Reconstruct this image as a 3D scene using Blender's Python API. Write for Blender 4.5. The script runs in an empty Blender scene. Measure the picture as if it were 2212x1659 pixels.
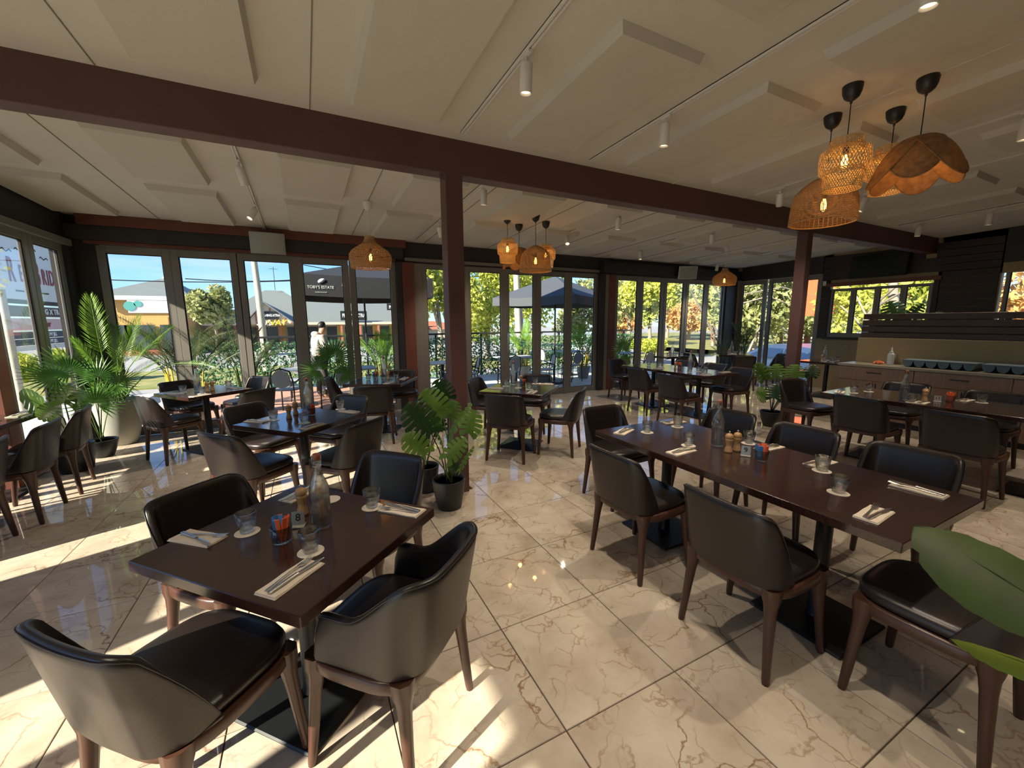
import bpy, bmesh, math, random
from mathutils import Vector, Matrix
R = math.radians
PI = math.pi
rnd = random.Random(7)
SC = bpy.context.scene
COL = SC.collection

# ------------------------------------------------------------------ camera
def camera():
    ya, pi_, ro = R(26.853), R(8.765), R(-0.345)
    Rz = Matrix(((math.cos(ya), -math.sin(ya), 0), (math.sin(ya), math.cos(ya), 0), (0, 0, 1)))
    B = Matrix(((1, 0, 0), (0, 0, -1), (0, 1, 0)))
    Rx = Matrix(((1, 0, 0), (0, math.cos(pi_), -math.sin(pi_)), (0, math.sin(pi_), math.cos(pi_))))
    Rr = Matrix(((math.cos(ro), -math.sin(ro), 0), (math.sin(ro), math.cos(ro), 0), (0, 0, 1)))
    M = Rr @ Rx @ B @ Rz            # rows: right, down, forward in world axes
    r, d, f = M[0], M[1], M[2]
    W = Matrix(((r[0], -d[0], -f[0]), (r[1], -d[1], -f[1]), (r[2], -d[2], -f[2])))
    cd = bpy.data.cameras.new('camera')
    cd.sensor_fit = 'HORIZONTAL'
    cd.sensor_width = 36
    cd.lens = 876.5 / 2212 * 36
    cd.clip_start = 0.02
    cd.clip_end = 400
    o = bpy.data.objects.new('camera', cd)
    o.matrix_world = Matrix.Translation((0, 0, 1.6)) @ W.to_4x4()
    COL.objects.link(o)
    SC.camera = o
camera()

# ------------------------------------------------------------------ sky, sun, exposure
SUN_AZ, SUN_EL = R(20), R(29)       # light travels towards +X, turned 20 degrees to +Y
def sky():
    w = bpy.data.worlds.new('world')
    SC.world = w
    w.use_nodes = True
    nt = w.node_tree
    N, L = nt.nodes, nt.links
    bg = N['Background']
    st = N.new('ShaderNodeTexSky')
    st.sky_type = 'NISHITA'
    st.sun_disc = False
    st.sun_elevation = SUN_EL
    st.sun_rotation = R(250)
    st.air_density = 1.0
    st.ozone_density = 4.0
    st.dust_density = 0.25
    tc = N.new('ShaderNodeTexCoord')
    mp = N.new('ShaderNodeMapping')
    mp.inputs['Scale'].default_value = (1.2, 1.2, 9)
    no = N.new('ShaderNodeTexNoise')
    no.inputs['Scale'].default_value = 2.6
    no.inputs['Detail'].default_value = 6
    no.inputs['Roughness'].default_value = 0.6
    ra = N.new('ShaderNodeValToRGB')
    ra.color_ramp.elements[0].position = 0.46
    ra.color_ramp.elements[0].color = (0, 0, 0, 1)
    ra.color_ramp.elements[1].position = 0.75
    ra.color_ramp.elements[1].color = (0.6, 0.6, 0.6, 1)
    mx = N.new('ShaderNodeMix')
    mx.data_type = 'RGBA'
    mx.inputs['B'].default_value = (3.6, 4.1, 4.6, 1)
    L.new(tc.outputs['Generated'], mp.inputs['Vector'])
    L.new(mp.outputs['Vector'], no.inputs['Vector'])
    L.new(no.outputs['Fac'], ra.inputs['Fac'])
    L.new(ra.outputs['Color'], mx.inputs['Factor'])
    tn = N.new('ShaderNodeMix')
    tn.data_type = 'RGBA'
    tn.blend_type = 'MULTIPLY'
    tn.inputs['Factor'].default_value = 1.0
    tn.inputs['B'].default_value = (0.56, 0.76, 1.0, 1)
    L.new(st.outputs['Color'], tn.inputs['A'])
    L.new(tn.outputs['Result'], mx.inputs['A'])
    L.new(mx.outputs['Result'], bg.inputs['Color'])
    bg.inputs['Strength'].default_value = 0.20
    s = bpy.data.lights.new('sun', 'SUN')
    s.energy = 12.0
    s.angle = R(0.6)
    s.color = (1.0, 0.90, 0.72)
    o = bpy.data.objects.new('sun', s)
    d = Vector((math.cos(SUN_EL) * math.cos(SUN_AZ), math.cos(SUN_EL) * math.sin(SUN_AZ), -math.sin(SUN_EL)))
    o.rotation_euler = d.to_track_quat('-Z', 'Y').to_euler()
    o.location = (-20, -6, 14)
    COL.objects.link(o)
sky()
SC.view_settings.view_transform = 'Standard'
SC.view_settings.look = 'None'
SC.view_settings.exposure = 0.38
SC.view_settings.gamma = 1.0
SC.view_settings.use_curve_mapping = False
SC.cycles.max_bounces = 7
SC.cycles.diffuse_bounces = 3
SC.cycles.glossy_bounces = 3
SC.cycles.transmission_bounces = 8
SC.cycles.transparent_max_bounces = 14
SC.cycles.sample_clamp_indirect = 6.0
SC.cycles.adaptive_threshold = 0.04

# ------------------------------------------------------------------ materials
def newmat(name):
    m = bpy.data.materials.new(name)
    m.use_nodes = True
    return m, m.node_tree.nodes, m.node_tree.links, m.node_tree.nodes['Principled BSDF']

def mat(name, col, rough=0.5, metal=0.0, noise=0.0, nscale=8.0, bump=0.0, bscale=80.0, stretch=None, coat=0.0, emit=None, estr=0.0, col2=None):
    m, N, L, b = newmat(name)
    c = (*col, 1)
    b.inputs['Base Color'].default_value = c
    b.inputs['Roughness'].default_value = rough
    b.inputs['Metallic'].default_value = metal
    if coat:
        b.inputs['Coat Weight'].default_value = coat
        b.inputs['Coat Roughness'].default_value = 0.12
    if emit:
        b.inputs['Emission Color'].default_value = (*emit, 1)
        b.inputs['Emission Strength'].default_value = estr
    if noise or bump or col2:
        tc = N.new('ShaderNodeTexCoord')
        src = tc.outputs['Object']
        if stretch:
            mp = N.new('ShaderNodeMapping')
            mp.inputs['Scale'].default_value = stretch
            L.new(src, mp.inputs['Vector'])
            src = mp.outputs['Vector']
    if noise or col2:
        no = N.new('ShaderNodeTexNoise')
        no.inputs['Scale'].default_value = nscale
        no.inputs['Detail'].default_value = 5
        L.new(src, no.inputs['Vector'])
        mx = N.new('ShaderNodeMix')
        mx.data_type = 'RGBA'
        if col2:
            mx.inputs['A'].default_value = c
            mx.inputs['B'].default_value = (*col2, 1)
            ra = N.new('ShaderNodeMapRange')
            ra.inputs['From Min'].default_value = 0.35
            ra.inputs['From Max'].default_value = 0.65
            L.new(no.outputs['Fac'], ra.inputs['Value'])
            L.new(ra.outputs['Result'], mx.inputs['Factor'])
        else:
            mx.inputs['A'].default_value = (*[v * (1 - noise) for v in col], 1)
            mx.inputs['B'].default_value = (*[min(1, v * (1 + noise)) for v in col], 1)
            L.new(no.outputs['Fac'], mx.inputs['Factor'])
        L.new(mx.outputs['Result'], b.inputs['Base Color'])
    if bump:
        n2 = N.new('ShaderNodeTexNoise')
        n2.inputs['Scale'].default_value = bscale
        n2.inputs['Detail'].default_value = 3
        L.new(src, n2.inputs['Vector'])
        bp = N.new('ShaderNodeBump')
        bp.inputs['Strength'].default_value = bump
        bp.inputs['Distance'].default_value = 0.004
        L.new(n2.outputs['Fac'], bp.inputs['Height'])
        L.new(bp.outputs['Normal'], b.inputs['Normal'])
    return m

def leafmat(name, col, col2, trans=0.35, rough=0.4, nscale=3.0):
    m, N, L, b = newmat(name)
    oi = N.new('ShaderNodeObjectInfo')
    geo = N.new('ShaderNodeNewGeometry')
    no = N.new('ShaderNodeTexNoise')
    no.inputs['Scale'].default_value = nscale
    L.new(geo.outputs['Position'], no.inputs['Vector'])
    ra = N.new('ShaderNodeMapRange')
    ra.inputs['From Min'].default_value = 0.3
    ra.inputs['From Max'].default_value = 0.7
    L.new(no.outputs['Fac'], ra.inputs['Value'])
    mx = N.new('ShaderNodeMix')
    mx.data_type = 'RGBA'
    mx.inputs['A'].default_value = (*col, 1)
    mx.inputs['B'].default_value = (*col2, 1)
    L.new(ra.outputs['Result'], mx.inputs['Factor'])
    L.new(mx.outputs['Result'], b.inputs['Base Color'])
    b.inputs['Roughness'].default_value = rough
    t = N.new('ShaderNodeBsdfTranslucent')
    L.new(mx.outputs['Result'], t.inputs['Color'])
    ms = N.new('ShaderNodeMixShader')
    ms.inputs['Fac'].default_value = trans
    L.new(b.outputs['BSDF'], ms.inputs[1])
    L.new(t.outputs['BSDF'], ms.inputs[2])
    L.new(ms.outputs['Shader'], N['Material Output'].inputs['Surface'])
    return m

def schlick(N, L, ior):
    """reflectance of a thin sheet, the same from both sides"""
    f0 = ((ior - 1) / (ior + 1)) ** 2
    lw = N.new('ShaderNodeLayerWeight')
    lw.inputs['Blend'].default_value = 0.5
    p = N.new('ShaderNodeMath'); p.operation = 'POWER'; p.inputs[1].default_value = 3.2
    L.new(lw.outputs['Facing'], p.inputs[0])
    a = N.new('ShaderNodeMath'); a.operation = 'MULTIPLY_ADD'
    a.inputs[1].default_value = 1 - f0; a.inputs[2].default_value = f0
    L.new(p.outputs[0], a.inputs[0])
    return a.outputs[0]

def panemat(name, tint=(0.96, 0.98, 0.97), ior=1.4):
    m, N, L, b = newmat(name)
    N.remove(b)
    t = N.new('ShaderNodeBsdfTransparent')
    t.inputs['Color'].default_value = (*tint, 1)
    g = N.new('ShaderNodeBsdfGlossy')
    g.inputs['Roughness'].default_value = 0.01
    ms = N.new('ShaderNodeMixShader')
    L.new(schlick(N, L, ior), ms.inputs['Fac'])
    L.new(t.outputs['BSDF'], ms.inputs[1])
    L.new(g.outputs['BSDF'], ms.inputs[2])
    L.new(ms.outputs['Shader'], N['Material Output'].inputs['Surface'])
    return m

def glassmat(name, col=(0.97, 0.99, 0.98), ior=1.42):
    m, N, L, b = newmat(name)
    b.inputs['Base Color'].default_value = (*col, 1)
    b.inputs['Roughness'].default_value = 0.0
    b.inputs['IOR'].default_value = ior
    b.inputs['Transmission Weight'].default_value = 1.0
    return m

def clearmat(name, solid, ior):
    """thin clear glass: mostly straight through with a share of true refraction"""
    m, N, L, b = newmat(name)
    b.inputs['Base Color'].default_value = (0.98, 0.99, 0.985, 1)
    b.inputs['Roughness'].default_value = 0.0
    b.inputs['IOR'].default_value = ior
    b.inputs['Transmission Weight'].default_value = 1.0
    t = N.new('ShaderNodeBsdfTransparent')
    t.inputs['Color'].default_value = (0.97, 0.98, 0.975, 1)
    g = N.new('ShaderNodeBsdfGlossy')
    g.inputs['Roughness'].default_value = 0.02
    m1 = N.new('ShaderNodeMixShader')
    L.new(schlick(N, L, ior + 0.1), m1.inputs['Fac']); L.new(t.outputs['BSDF'], m1.inputs[1]); L.new(g.outputs['BSDF'], m1.inputs[2])
    m2 = N.new('ShaderNodeMixShader')
    m2.inputs['Fac'].default_value = solid
    L.new(m1.outputs['Shader'], m2.inputs[1]); L.new(b.outputs['BSDF'], m2.inputs[2])
    L.new(m2.outputs['Shader'], N['Material Output'].inputs['Surface'])
    return m

def tilemat():
    m, N, L, b = newmat('beige marble tile')
    geo = N.new('ShaderNodeNewGeometry')
    oi = N.new('ShaderNodeObjectInfo')
    sc = N.new('ShaderNodeMath'); sc.operation = 'MULTIPLY'; sc.inputs[1].default_value = 37.0
    L.new(oi.outputs['Random'], sc.inputs[0])
    add = N.new('ShaderNodeVectorMath'); add.operation = 'ADD'
    L.new(geo.outputs['Position'], add.inputs[0])
    L.new(sc.outputs[0], add.inputs[1])
    n1 = N.new('ShaderNodeTexNoise'); n1.inputs['Scale'].default_value = 3.2; n1.inputs['Detail'].default_value = 8; n1.inputs['Roughness'].default_value = 0.62
    L.new(add.outputs[0], n1.inputs['Vector'])
    base = N.new('ShaderNodeMix'); base.data_type = 'RGBA'
    base.inputs['A'].default_value = (0.47, 0.385, 0.295, 1)
    base.inputs['B'].default_value = (0.62, 0.54, 0.44, 1)
    mr = N.new('ShaderNodeMapRange'); mr.inputs['From Min'].default_value = 0.35; mr.inputs['From Max'].default_value = 0.62
    L.new(n1.outputs['Fac'], mr.inputs['Value'])
    L.new(mr.outputs['Result'], base.inputs['Factor'])
    # wandering veins
    dis = N.new('ShaderNodeVectorMath'); dis.operation = 'MULTIPLY_ADD'
    n2 = N.new('ShaderNodeTexNoise'); n2.inputs['Scale'].default_value = 5.0; n2.inputs['Detail'].default_value = 6
    L.new(add.outputs[0], n2.inputs['Vector'])
    L.new(n2.outputs['Color'], dis.inputs[0])
    dis.inputs[1].default_value = (0.30, 0.30, 0.30)
    L.new(add.outputs[0], dis.inputs[2])
    last = base.outputs['Result']
    for scale, wid, amt in ((2.6, 0.018, 0.95), (6.5, 0.035, 0.6)):
        v = N.new('ShaderNodeTexVoronoi'); v.feature = 'DISTANCE_TO_EDGE'; v.inputs['Scale'].default_value = scale
        L.new(dis.outputs[0], v.inputs['Vector'])
        r1 = N.new('ShaderNodeMapRange'); r1.inputs['From Min'].default_value = 0.0; r1.inputs['From Max'].default_value = wid
        r1.inputs['To Min'].default_value = 1; r1.inputs['To Max'].default_value = 0
        L.new(v.outputs['Distance'], r1.inputs['Value'])
        n3 = N.new('ShaderNodeTexNoise'); n3.inputs['Scale'].default_value = scale * 0.9
        L.new(add.outputs[0], n3.inputs['Vector'])
        r2 = N.new('ShaderNodeMapRange'); r2.inputs['From Min'].default_value = 0.42; r2.inputs['From Max'].default_value = 0.62; r2.inputs['To Max'].default_value = amt
        L.new(n3.outputs['Fac'], r2.inputs['Value'])
        mu = N.new('ShaderNodeMath'); mu.operation = 'MULTIPLY'
        L.new(r1.outputs['Result'], mu.inputs[0]); L.new(r2.outputs['Result'], mu.inputs[1])
        mx = N.new('ShaderNodeMix'); mx.data_type = 'RGBA'
        mx.inputs['B'].default_value = (0.24, 0.13, 0.06, 1)
        L.new(mu.outputs[0], mx.inputs['Factor']); L.new(last, mx.inputs['A'])
        last = mx.outputs['Result']
    L.new(last, b.inputs['Base Color'])
    b.inputs['Roughness'].default_value = 0.022
    b.inputs['IOR'].default_value = 1.55
    return m

M = {}
def mats():
    A = M
    A['tile'] = tilemat()
    A['grout'] = mat('dark grout', (0.07, 0.05, 0.035), 0.8)
    A['ceil'] = mat('painted ceiling', (0.62, 0.595, 0.525), 0.85, noise=0.05, nscale=3, bump=0.25, bscale=140)
    A['panel'] = mat('acoustic panel', (0.56, 0.535, 0.465), 0.9, noise=0.05, nscale=4, bump=0.3, bscale=160)
    A['joint'] = mat('ceiling joint', (0.22, 0.2, 0.16), 0.8)
    A['maroon'] = mat('maroon paint', (0.10, 0.046, 0.043), 0.5, noise=0.12, nscale=5)
    A['redpaint'] = mat('red brown timber', (0.16, 0.05, 0.032), 0.5, noise=0.2, nscale=4)
    A['header'] = mat('charcoal header', (0.03, 0.028, 0.028), 0.55, noise=0.15, nscale=4)
    A['alu'] = mat('grey aluminium frame', (0.23, 0.215, 0.195), 0.42, metal=0.2, noise=0.05)
    A['seal'] = mat('black seal', (0.02, 0.02, 0.02), 0.6)
    A['clad'] = mat('dark timber cladding', (0.028, 0.016, 0.012), 0.5, noise=0.45, nscale=6, stretch=(1, 0.6, 12), bump=0.3, bscale=30)
    A['slat'] = mat('brown timber slat', (0.075, 0.042, 0.032), 0.5, noise=0.35, nscale=5, stretch=(1, 0.8, 14))
    A['beige'] = mat('beige wall paint', (0.36, 0.27, 0.15), 0.75, noise=0.06)
    A['whitewall'] = mat('white wall', (0.62, 0.6, 0.55), 0.8)
    A['cab'] = mat('oak laminate', (0.20, 0.125, 0.085), 0.45, noise=0.3, nscale=5, stretch=(6, 6, 0.6))
    A['cabtop'] = mat('stone counter top', (0.27, 0.235, 0.17), 0.3, noise=0.1)
    A['leather'] = mat('dark brown leather', (0.0165, 0.0115, 0.0108), 0.33, noise=0.12, nscale=14, bump=0.12, bscale=260)
    A['piping'] = mat('leather seam', (0.016, 0.011, 0.01), 0.45)
    A['wood'] = mat('stained beech frame', (0.062, 0.026, 0.016), 0.34, noise=0.25, nscale=6, stretch=(4, 4, 0.7))
    A['table'] = mat('espresso table top', (0.032, 0.0145, 0.011), 0.16, noise=0.35, nscale=9, stretch=(0.7, 9, 9), coat=0.35)
    A['pedestal'] = mat('black steel', (0.014, 0.016, 0.018), 0.4, metal=0.3)
    A['white'] = mat('white plastic', (0.72, 0.70, 0.66), 0.45)
    A['spk'] = mat('grey speaker grille', (0.38, 0.39, 0.36), 0.6)
    A['black'] = mat('black plastic', (0.012, 0.012, 0.013), 0.4)
    A['pot'] = mat('black plant pot', (0.012, 0.013, 0.015), 0.42)
    A['stonepot'] = mat('grey stone pot', (0.34, 0.335, 0.29), 0.8, noise=0.15, nscale=60)
    A['soil'] = mat('potting soil', (0.02, 0.014, 0.01), 0.95)
    A['paper'] = mat('paper napkin', (0.66, 0.575, 0.47), 0.9, noise=0.04)
    A['coaster'] = mat('card coaster', (0.64, 0.57, 0.47), 0.9)
    A['steel'] = mat('stainless cutlery', (0.62, 0.61, 0.58), 0.28, metal=1.0)
    A['chrome'] = mat('brushed handle', (0.6, 0.6, 0.58), 0.25, metal=1.0)
    A['mill'] = mat('turned beech mill', (0.42, 0.24, 0.10), 0.4, noise=0.2, nscale=18, stretch=(1, 1, 0.3))
    A['glass'] = clearmat('clear glass', 0.45, 1.5)
    A['water'] = clearmat('water', 0.2, 1.25)
    A['pane'] = panemat('window pane')
    A['orange'] = mat('orange paper sachet', (0.75, 0.13, 0.035), 0.55)
    A['blue'] = mat('blue paper sachet', (0.04, 0.19, 0.46), 0.55)
    A['plate'] = mat('brushed number plate', (0.34, 0.32, 0.28), 0.35, metal=0.5)
    A['ink'] = mat('black print', (0.01, 0.01, 0.01), 0.6)
    A['cork'] = mat('rust bottle stopper', (0.33, 0.09, 0.05), 0.5)
    A['bamboo'] = mat('bamboo strip', (0.60, 0.40, 0.16), 0.55, noise=0.25, nscale=20)
    A['rattan'] = mat('natural rattan', (0.42, 0.24, 0.10), 0.6, noise=0.3, nscale=25)
    A['petal'] = leafmat('woven banana fibre', (0.20, 0.10, 0.04), (0.34, 0.18, 0.07), 0.06, 0.7, 30)
    A['bulb'] = mat('glowing filament', (1, 0.6, 0.2), 0.4, emit=(1, 0.56, 0.16), estr=14)
    A['amber'] = panemat('amber bulb glass', (1.0, 0.8, 0.5), 1.3)
    A['lens'] = mat('warm lamp face', (1, 0.8, 0.5), 0.4, emit=(1, 0.76, 0.42), estr=5)
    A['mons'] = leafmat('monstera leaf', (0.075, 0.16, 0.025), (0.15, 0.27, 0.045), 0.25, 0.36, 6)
    A['bigleaf'] = leafmat('dark broad leaf', (0.030, 0.055, 0.007), (0.050, 0.085, 0.012), 0.15, 0.6, 14)
    A['newleaf'] = leafmat('young yellow green leaf', (0.12, 0.17, 0.012), (0.17, 0.23, 0.02), 0.25, 0.45, 10)
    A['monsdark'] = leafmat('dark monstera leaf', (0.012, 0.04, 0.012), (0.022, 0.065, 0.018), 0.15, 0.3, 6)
    A['fan'] = leafmat('fan palm leaf', (0.06, 0.17, 0.03), (0.12, 0.26, 0.05), 0.35, 0.35, 5)
    A['frond'] = leafmat('palm frond', (0.14, 0.32, 0.03), (0.28, 0.48, 0.06), 0.4, 0.4, 4)
    A['fronddark'] = leafmat('dull palm frond', (0.05, 0.09, 0.025), (0.11, 0.14, 0.04), 0.35, 0.45, 4)
    A['stem'] = mat('green stem', (0.10, 0.16, 0.04), 0.5)
    A['ystem'] = mat('yellow palm cane', (0.50, 0.36, 0.03), 0.5)
    A['darkstem'] = mat('dark stem', (0.02, 0.025, 0.015), 0.6)
    A['hedge'] = leafmat('ivy hedge leaf', (0.035, 0.13, 0.05), (0.12, 0.30, 0.13), 0.25, 0.5, 9)
    A['treeY'] = leafmat('sunlit yellow green foliage', (0.30, 0.36, 0.05), (0.66, 0.66, 0.13), 0.35, 0.6, 0.9)
    A['treeG'] = leafmat('olive foliage', (0.22, 0.26, 0.09), (0.48, 0.48, 0.20), 0.3, 0.6, 0.8)
    A['treeO'] = leafmat('autumn foliage', (0.60, 0.30, 0.11), (0.68, 0.50, 0.20), 0.35, 0.6, 0.8)
    A['bush'] = leafmat('bright bush', (0.26, 0.34, 0.04), (0.58, 0.58, 0.08), 0.35, 0.6, 1.2)
    A['bark'] = mat('grey bark', (0.26, 0.22, 0.17), 0.85, noise=0.3, nscale=6)
    A['pole'] = mat('pale timber pole', (0.42, 0.37, 0.30), 0.8, noise=0.2, nscale=4)
    A['deck'] = mat('pale concrete paving', (0.58, 0.59, 0.58), 0.55, noise=0.12, nscale=2.5)
    A['paver'] = mat('pink paver', (0.46, 0.26, 0.19), 0.7, noise=0.2, nscale=3)
    A['road'] = mat('asphalt', (0.32, 0.32, 0.32), 0.85, noise=0.12, nscale=1.2)
    A['kerb'] = mat('concrete kerb', (0.6, 0.58, 0.54), 0.8)
    A['grass'] = mat('lawn', (0.17, 0.2, 0.05), 0.9, noise=0.3, nscale=2, col2=(0.3, 0.27, 0.1))
    A['roof'] = mat('corrugated zinc roof', (0.17, 0.19, 0.18), 0.5, noise=0.08, nscale=3)
    A['fascia'] = mat('cream fascia', (0.62, 0.52, 0.38), 0.7)
    A['ochre'] = mat('ochre render', (0.60, 0.34, 0.11), 0.8)
    A['brick'] = mat('red brick', (0.36, 0.13, 0.075), 0.85, noise=0.2, nscale=9)
    A['shop'] = mat('shop front glass', (0.05, 0.06, 0.065), 0.15)
    A['signblack'] = mat('black sign board', (0.015, 0.015, 0.017), 0.4)
    A['signwhite'] = mat('white sign board', (0.72, 0.72, 0.71), 0.4)
    A['signpink'] = mat('pink sign board', (0.68, 0.45, 0.46), 0.5)
    A['signnavy'] = mat('navy sign board', (0.02, 0.035, 0.085), 0.5)
    A['signred'] = mat('dark red lettering', (0.28, 0.02, 0.03), 0.5)
    A['signyellow'] = mat('yellow lettering', (0.80, 0.62, 0.02), 0.5)
    A['signgreen'] = mat('teal dot', (0.08, 0.32, 0.28), 0.5)
    A['poster'] = mat('red poster', (0.6, 0.06, 0.07), 0.6)
    A['canvas'] = mat('black umbrella canvas', (0.022, 0.025, 0.03), 0.7)
    A['canvas2'] = mat('charcoal umbrella canvas', (0.06, 0.07, 0.085), 0.7)
    A['dframe'] = mat('black rattan chair frame', (0.012, 0.013, 0.016), 0.4)
    A['weave'] = mat('grey white weave', (0.42, 0.44, 0.46), 0.6, noise=0.3, nscale=60)
    A['rail'] = mat('painted rail', (0.03, 0.032, 0.035), 0.4)
    A['railw'] = mat('pale steel rail', (0.5, 0.52, 0.5), 0.4)
    A['carwhite'] = mat('white car paint', (0.8, 0.8, 0.8), 0.35, coat=0.1)
    A['carglass'] = mat('car window', (0.30, 0.38, 0.45), 0.15)
    A['carsilver'] = mat('silver car paint', (0.5, 0.51, 0.52), 0.35, coat=0.1)
    A['tyre'] = mat('tyre rubber', (0.02, 0.02, 0.02), 0.8)
    A['skin'] = mat('skin', (0.45, 0.26, 0.18), 0.55)
    A['hair'] = mat('black hair', (0.012, 0.01, 0.01), 0.5)
    A['hoodie'] = mat('cream hoodie', (0.60, 0.55, 0.46), 0.85, noise=0.08, nscale=12)
    A['trousers'] = mat('dark trousers', (0.05, 0.045, 0.045), 0.85)
    A['screen'] = mat('television screen', (0.012, 0.02, 0.02), 0.12)
    A['tray'] = mat('blue grey tray', (0.10, 0.15, 0.18), 0.45)
    A['apricot'] = mat('orange cloth', (0.7, 0.16, 0.04), 0.7)
    A['bottlew'] = mat('white spray bottle', (0.6, 0.6, 0.64), 0.35)
    A['awning'] = mat('charcoal awning', (0.05, 0.05, 0.05), 0.7)
    A['redbanner'] = mat('orange red banner', (0.75, 0.10, 0.03), 0.6)
    A['tan'] = mat('tan wall', (0.55, 0.5, 0.36), 0.8)
    A['yellow'] = mat('yellow notice', (0.8, 0.62, 0.04), 0.5)
mats()

# ------------------------------------------------------------------ mesh helpers
class MB:
    def __init__(s):
        s.v = []; s.f = []; s.sm = []
    def add(s, vs, fs, smooth=False):
        n = len(s.v)
        s.v += [tuple(v) for v in vs]
        s.f += [tuple(i + n for i in f) for f in fs]
        s.sm += [smooth] * len(fs)
        return s
    def box(s, x0, x1, y0, y1, z0, z1):
        vs = [(x, y, z) for z in (z0, z1) for y in (y0, y1) for x in (x0, x1)]
        return s.add(vs, [(0, 2, 3, 1), (4, 5, 7, 6), (0, 1, 5, 4), (2, 6, 7, 3), (0, 4, 6, 2), (1, 3, 7, 5)])
    def cbox(s, x0, x1, y0, y1, z0, z1, c=0.004):
        bm = bmesh.new()
        bmesh.ops.create_cube(bm, size=1)
        for v in bm.verts:
            v.co = ((x0 + x1) / 2 + v.co.x * (x1 - x0), (y0 + y1) / 2 + v.co.y * (y1 - y0), (z0 + z1) / 2 + v.co.z * (z1 - z0))
        bmesh.ops.bevel(bm, geom=bm.edges[:], offset=c, segments=1, affect='EDGES')
        bm.verts.index_update()
        s.add([v.co[:] for v in bm.verts], [[v.index for v in f.verts] for f in bm.faces])
        bm.free()
        return s
    def rings(s, rings, closed=True, cap0=True, cap1=True, smooth=True):
        n = len(rings[0])
        vs = [p for r in rings for p in r]
        fs = []
        for i in range(len(rings) - 1):
            for j in range(n if closed else n - 1):
                k = (j + 1) % n
                fs.append((i * n + j, i * n + k, (i + 1) * n + k, (i + 1) * n + j))
        s.add(vs, fs, smooth)
        if cap0: s.add(rings[0][::-1], [tuple(range(n))])
        if cap1: s.add(rings[-1], [tuple(range(n))])
        return s
    def lathe(s, prof, n=20, c=(0, 0, 0), cap0=True, cap1=True, smooth=True):
        rr = [[(c[0] + r * math.cos(2 * PI * j / n), c[1] + r * math.sin(2 * PI * j / n), c[2] + z) for j in range(n)] for r, z in prof]
        return s.rings(rr, True, cap0 and prof[0][0] > 1e-6, cap1 and prof[-1][0] > 1e-6, smooth)
    def tube(s, path, r, n=6, caps=True, smooth=True):
        pts = [Vector(p) for p in path]
        rs = r if isinstance(r, (list, tuple)) else [r] * len(pts)
        rr = []
        up = Vector((0, 0, 1))
        prev = None
        for i, p in enumerate(pts):
            t = (pts[min(i + 1, len(pts) - 1)] - pts[max(i - 1, 0)])
            t = t.normalized() if t.length > 1e-9 else Vector((0, 0, 1))
            if prev is None:
                a = up if abs(t.z) < 0.95 else Vector((1, 0, 0))
                x = t.cross(a).normalized()
            else:
                x = (prev - t * prev.dot(t)).normalized()
            prev = x
            y = t.cross(x)
            rr.append([tuple(p + x * (rs[i] * math.cos(2 * PI * j / n)) + y * (rs[i] * math.sin(2 * PI * j / n))) for j in range(n)])
        return s.rings(rr, True, caps, caps, smooth)
    def prism(s, poly, z0, z1):
        n = len(poly)
        vs = [(x, y, z0) for x, y in poly] + [(x, y, z1) for x, y in poly]
        fs = [tuple(range(n - 1, -1, -1)), tuple(range(n, 2 * n))] + [(i, (i + 1) % n, n + (i + 1) % n, n + i) for i in range(n)]
        return s.add(vs, fs)
    def xf(s, mtx):
        s.v = [tuple(mtx @ Vector(v)) for v in s.v]
        return s
    def mesh(s, name, m=None):
        me = bpy.data.meshes.new(name)
        me.from_pydata(s.v, [], s.f)
        me.polygons.foreach_set('use_smooth', s.sm)
        if m: me.materials.append(M[m] if isinstance(m, str) else m)
        me.update()
        return me

def link(name, me, parent=None, loc=(0, 0, 0), rot=(0, 0, 0), scale=None):
    o = bpy.data.objects.new(name, me)
    COL.objects.link(o)
    o.location = loc
    o.rotation_euler = rot
    if scale: o.scale = (scale,) * 3 if isinstance(scale, (int, float)) else scale
    if parent: o.parent = parent
    return o
def part(name, mb, m, parent=None, loc=(0, 0, 0), rot=(0, 0, 0), scale=None):
    return link(name, mb.mesh(name, m), parent, loc, rot, scale)
def tag(o, label, cat, group=None, kind=None):
    o['label'] = label
    o['category'] = cat
    if group: o['group'] = group
    if kind: o['kind'] = kind
    return o
def thing(name, label, cat, loc=(0, 0, 0), rz=0.0, group=None):
    o = link(name, None, None, loc, (0, 0, rz))
    return tag(o, label, cat, group)
def struct(name, mb, m, label=None):
    o = part(name, mb, m)
    o['kind'] = 'structure'
    if label: o['label'] = label
    return o
def dup(src, label, loc, rz=0.0, scale=None):
    r = src.copy()
    COL.objects.link(r)
    r.location = loc
    r.rotation_euler = (0, 0, rz)
    if scale: r.scale = (scale,) * 3
    r['label'] = label
    for ch in src.children:
        c = ch.copy(); COL.objects.link(c); c.parent = r
        for g in ch.children:
            d = g.copy(); COL.objects.link(d); d.parent = c
    return r
def text(name, s, size, m, parent=None, loc=(0, 0, 0), rot=(0, 0, 0), depth=0.002, align='CENTER', sx=1.0, shear=0.0, bold=0.0):
    cu = bpy.data.curves.new(name, 'FONT')
    cu.body = s
    cu.size = size
    cu.extrude = depth
    cu.align_x = align
    cu.align_y = 'CENTER'
    cu.shear = shear
    cu.offset = bold
    t = bpy.data.objects.new(name, cu)
    COL.objects.link(t)
    dg = bpy.context.evaluated_depsgraph_get()
    me = bpy.data.meshes.new_from_object(t.evaluated_get(dg))
    bpy.data.objects.remove(t)
    me.materials.clear()
    me.materials.append(M[m])
    o = link(name, me, parent, loc, rot)
    o.scale = (sx, 1, 1)
    return o
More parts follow.
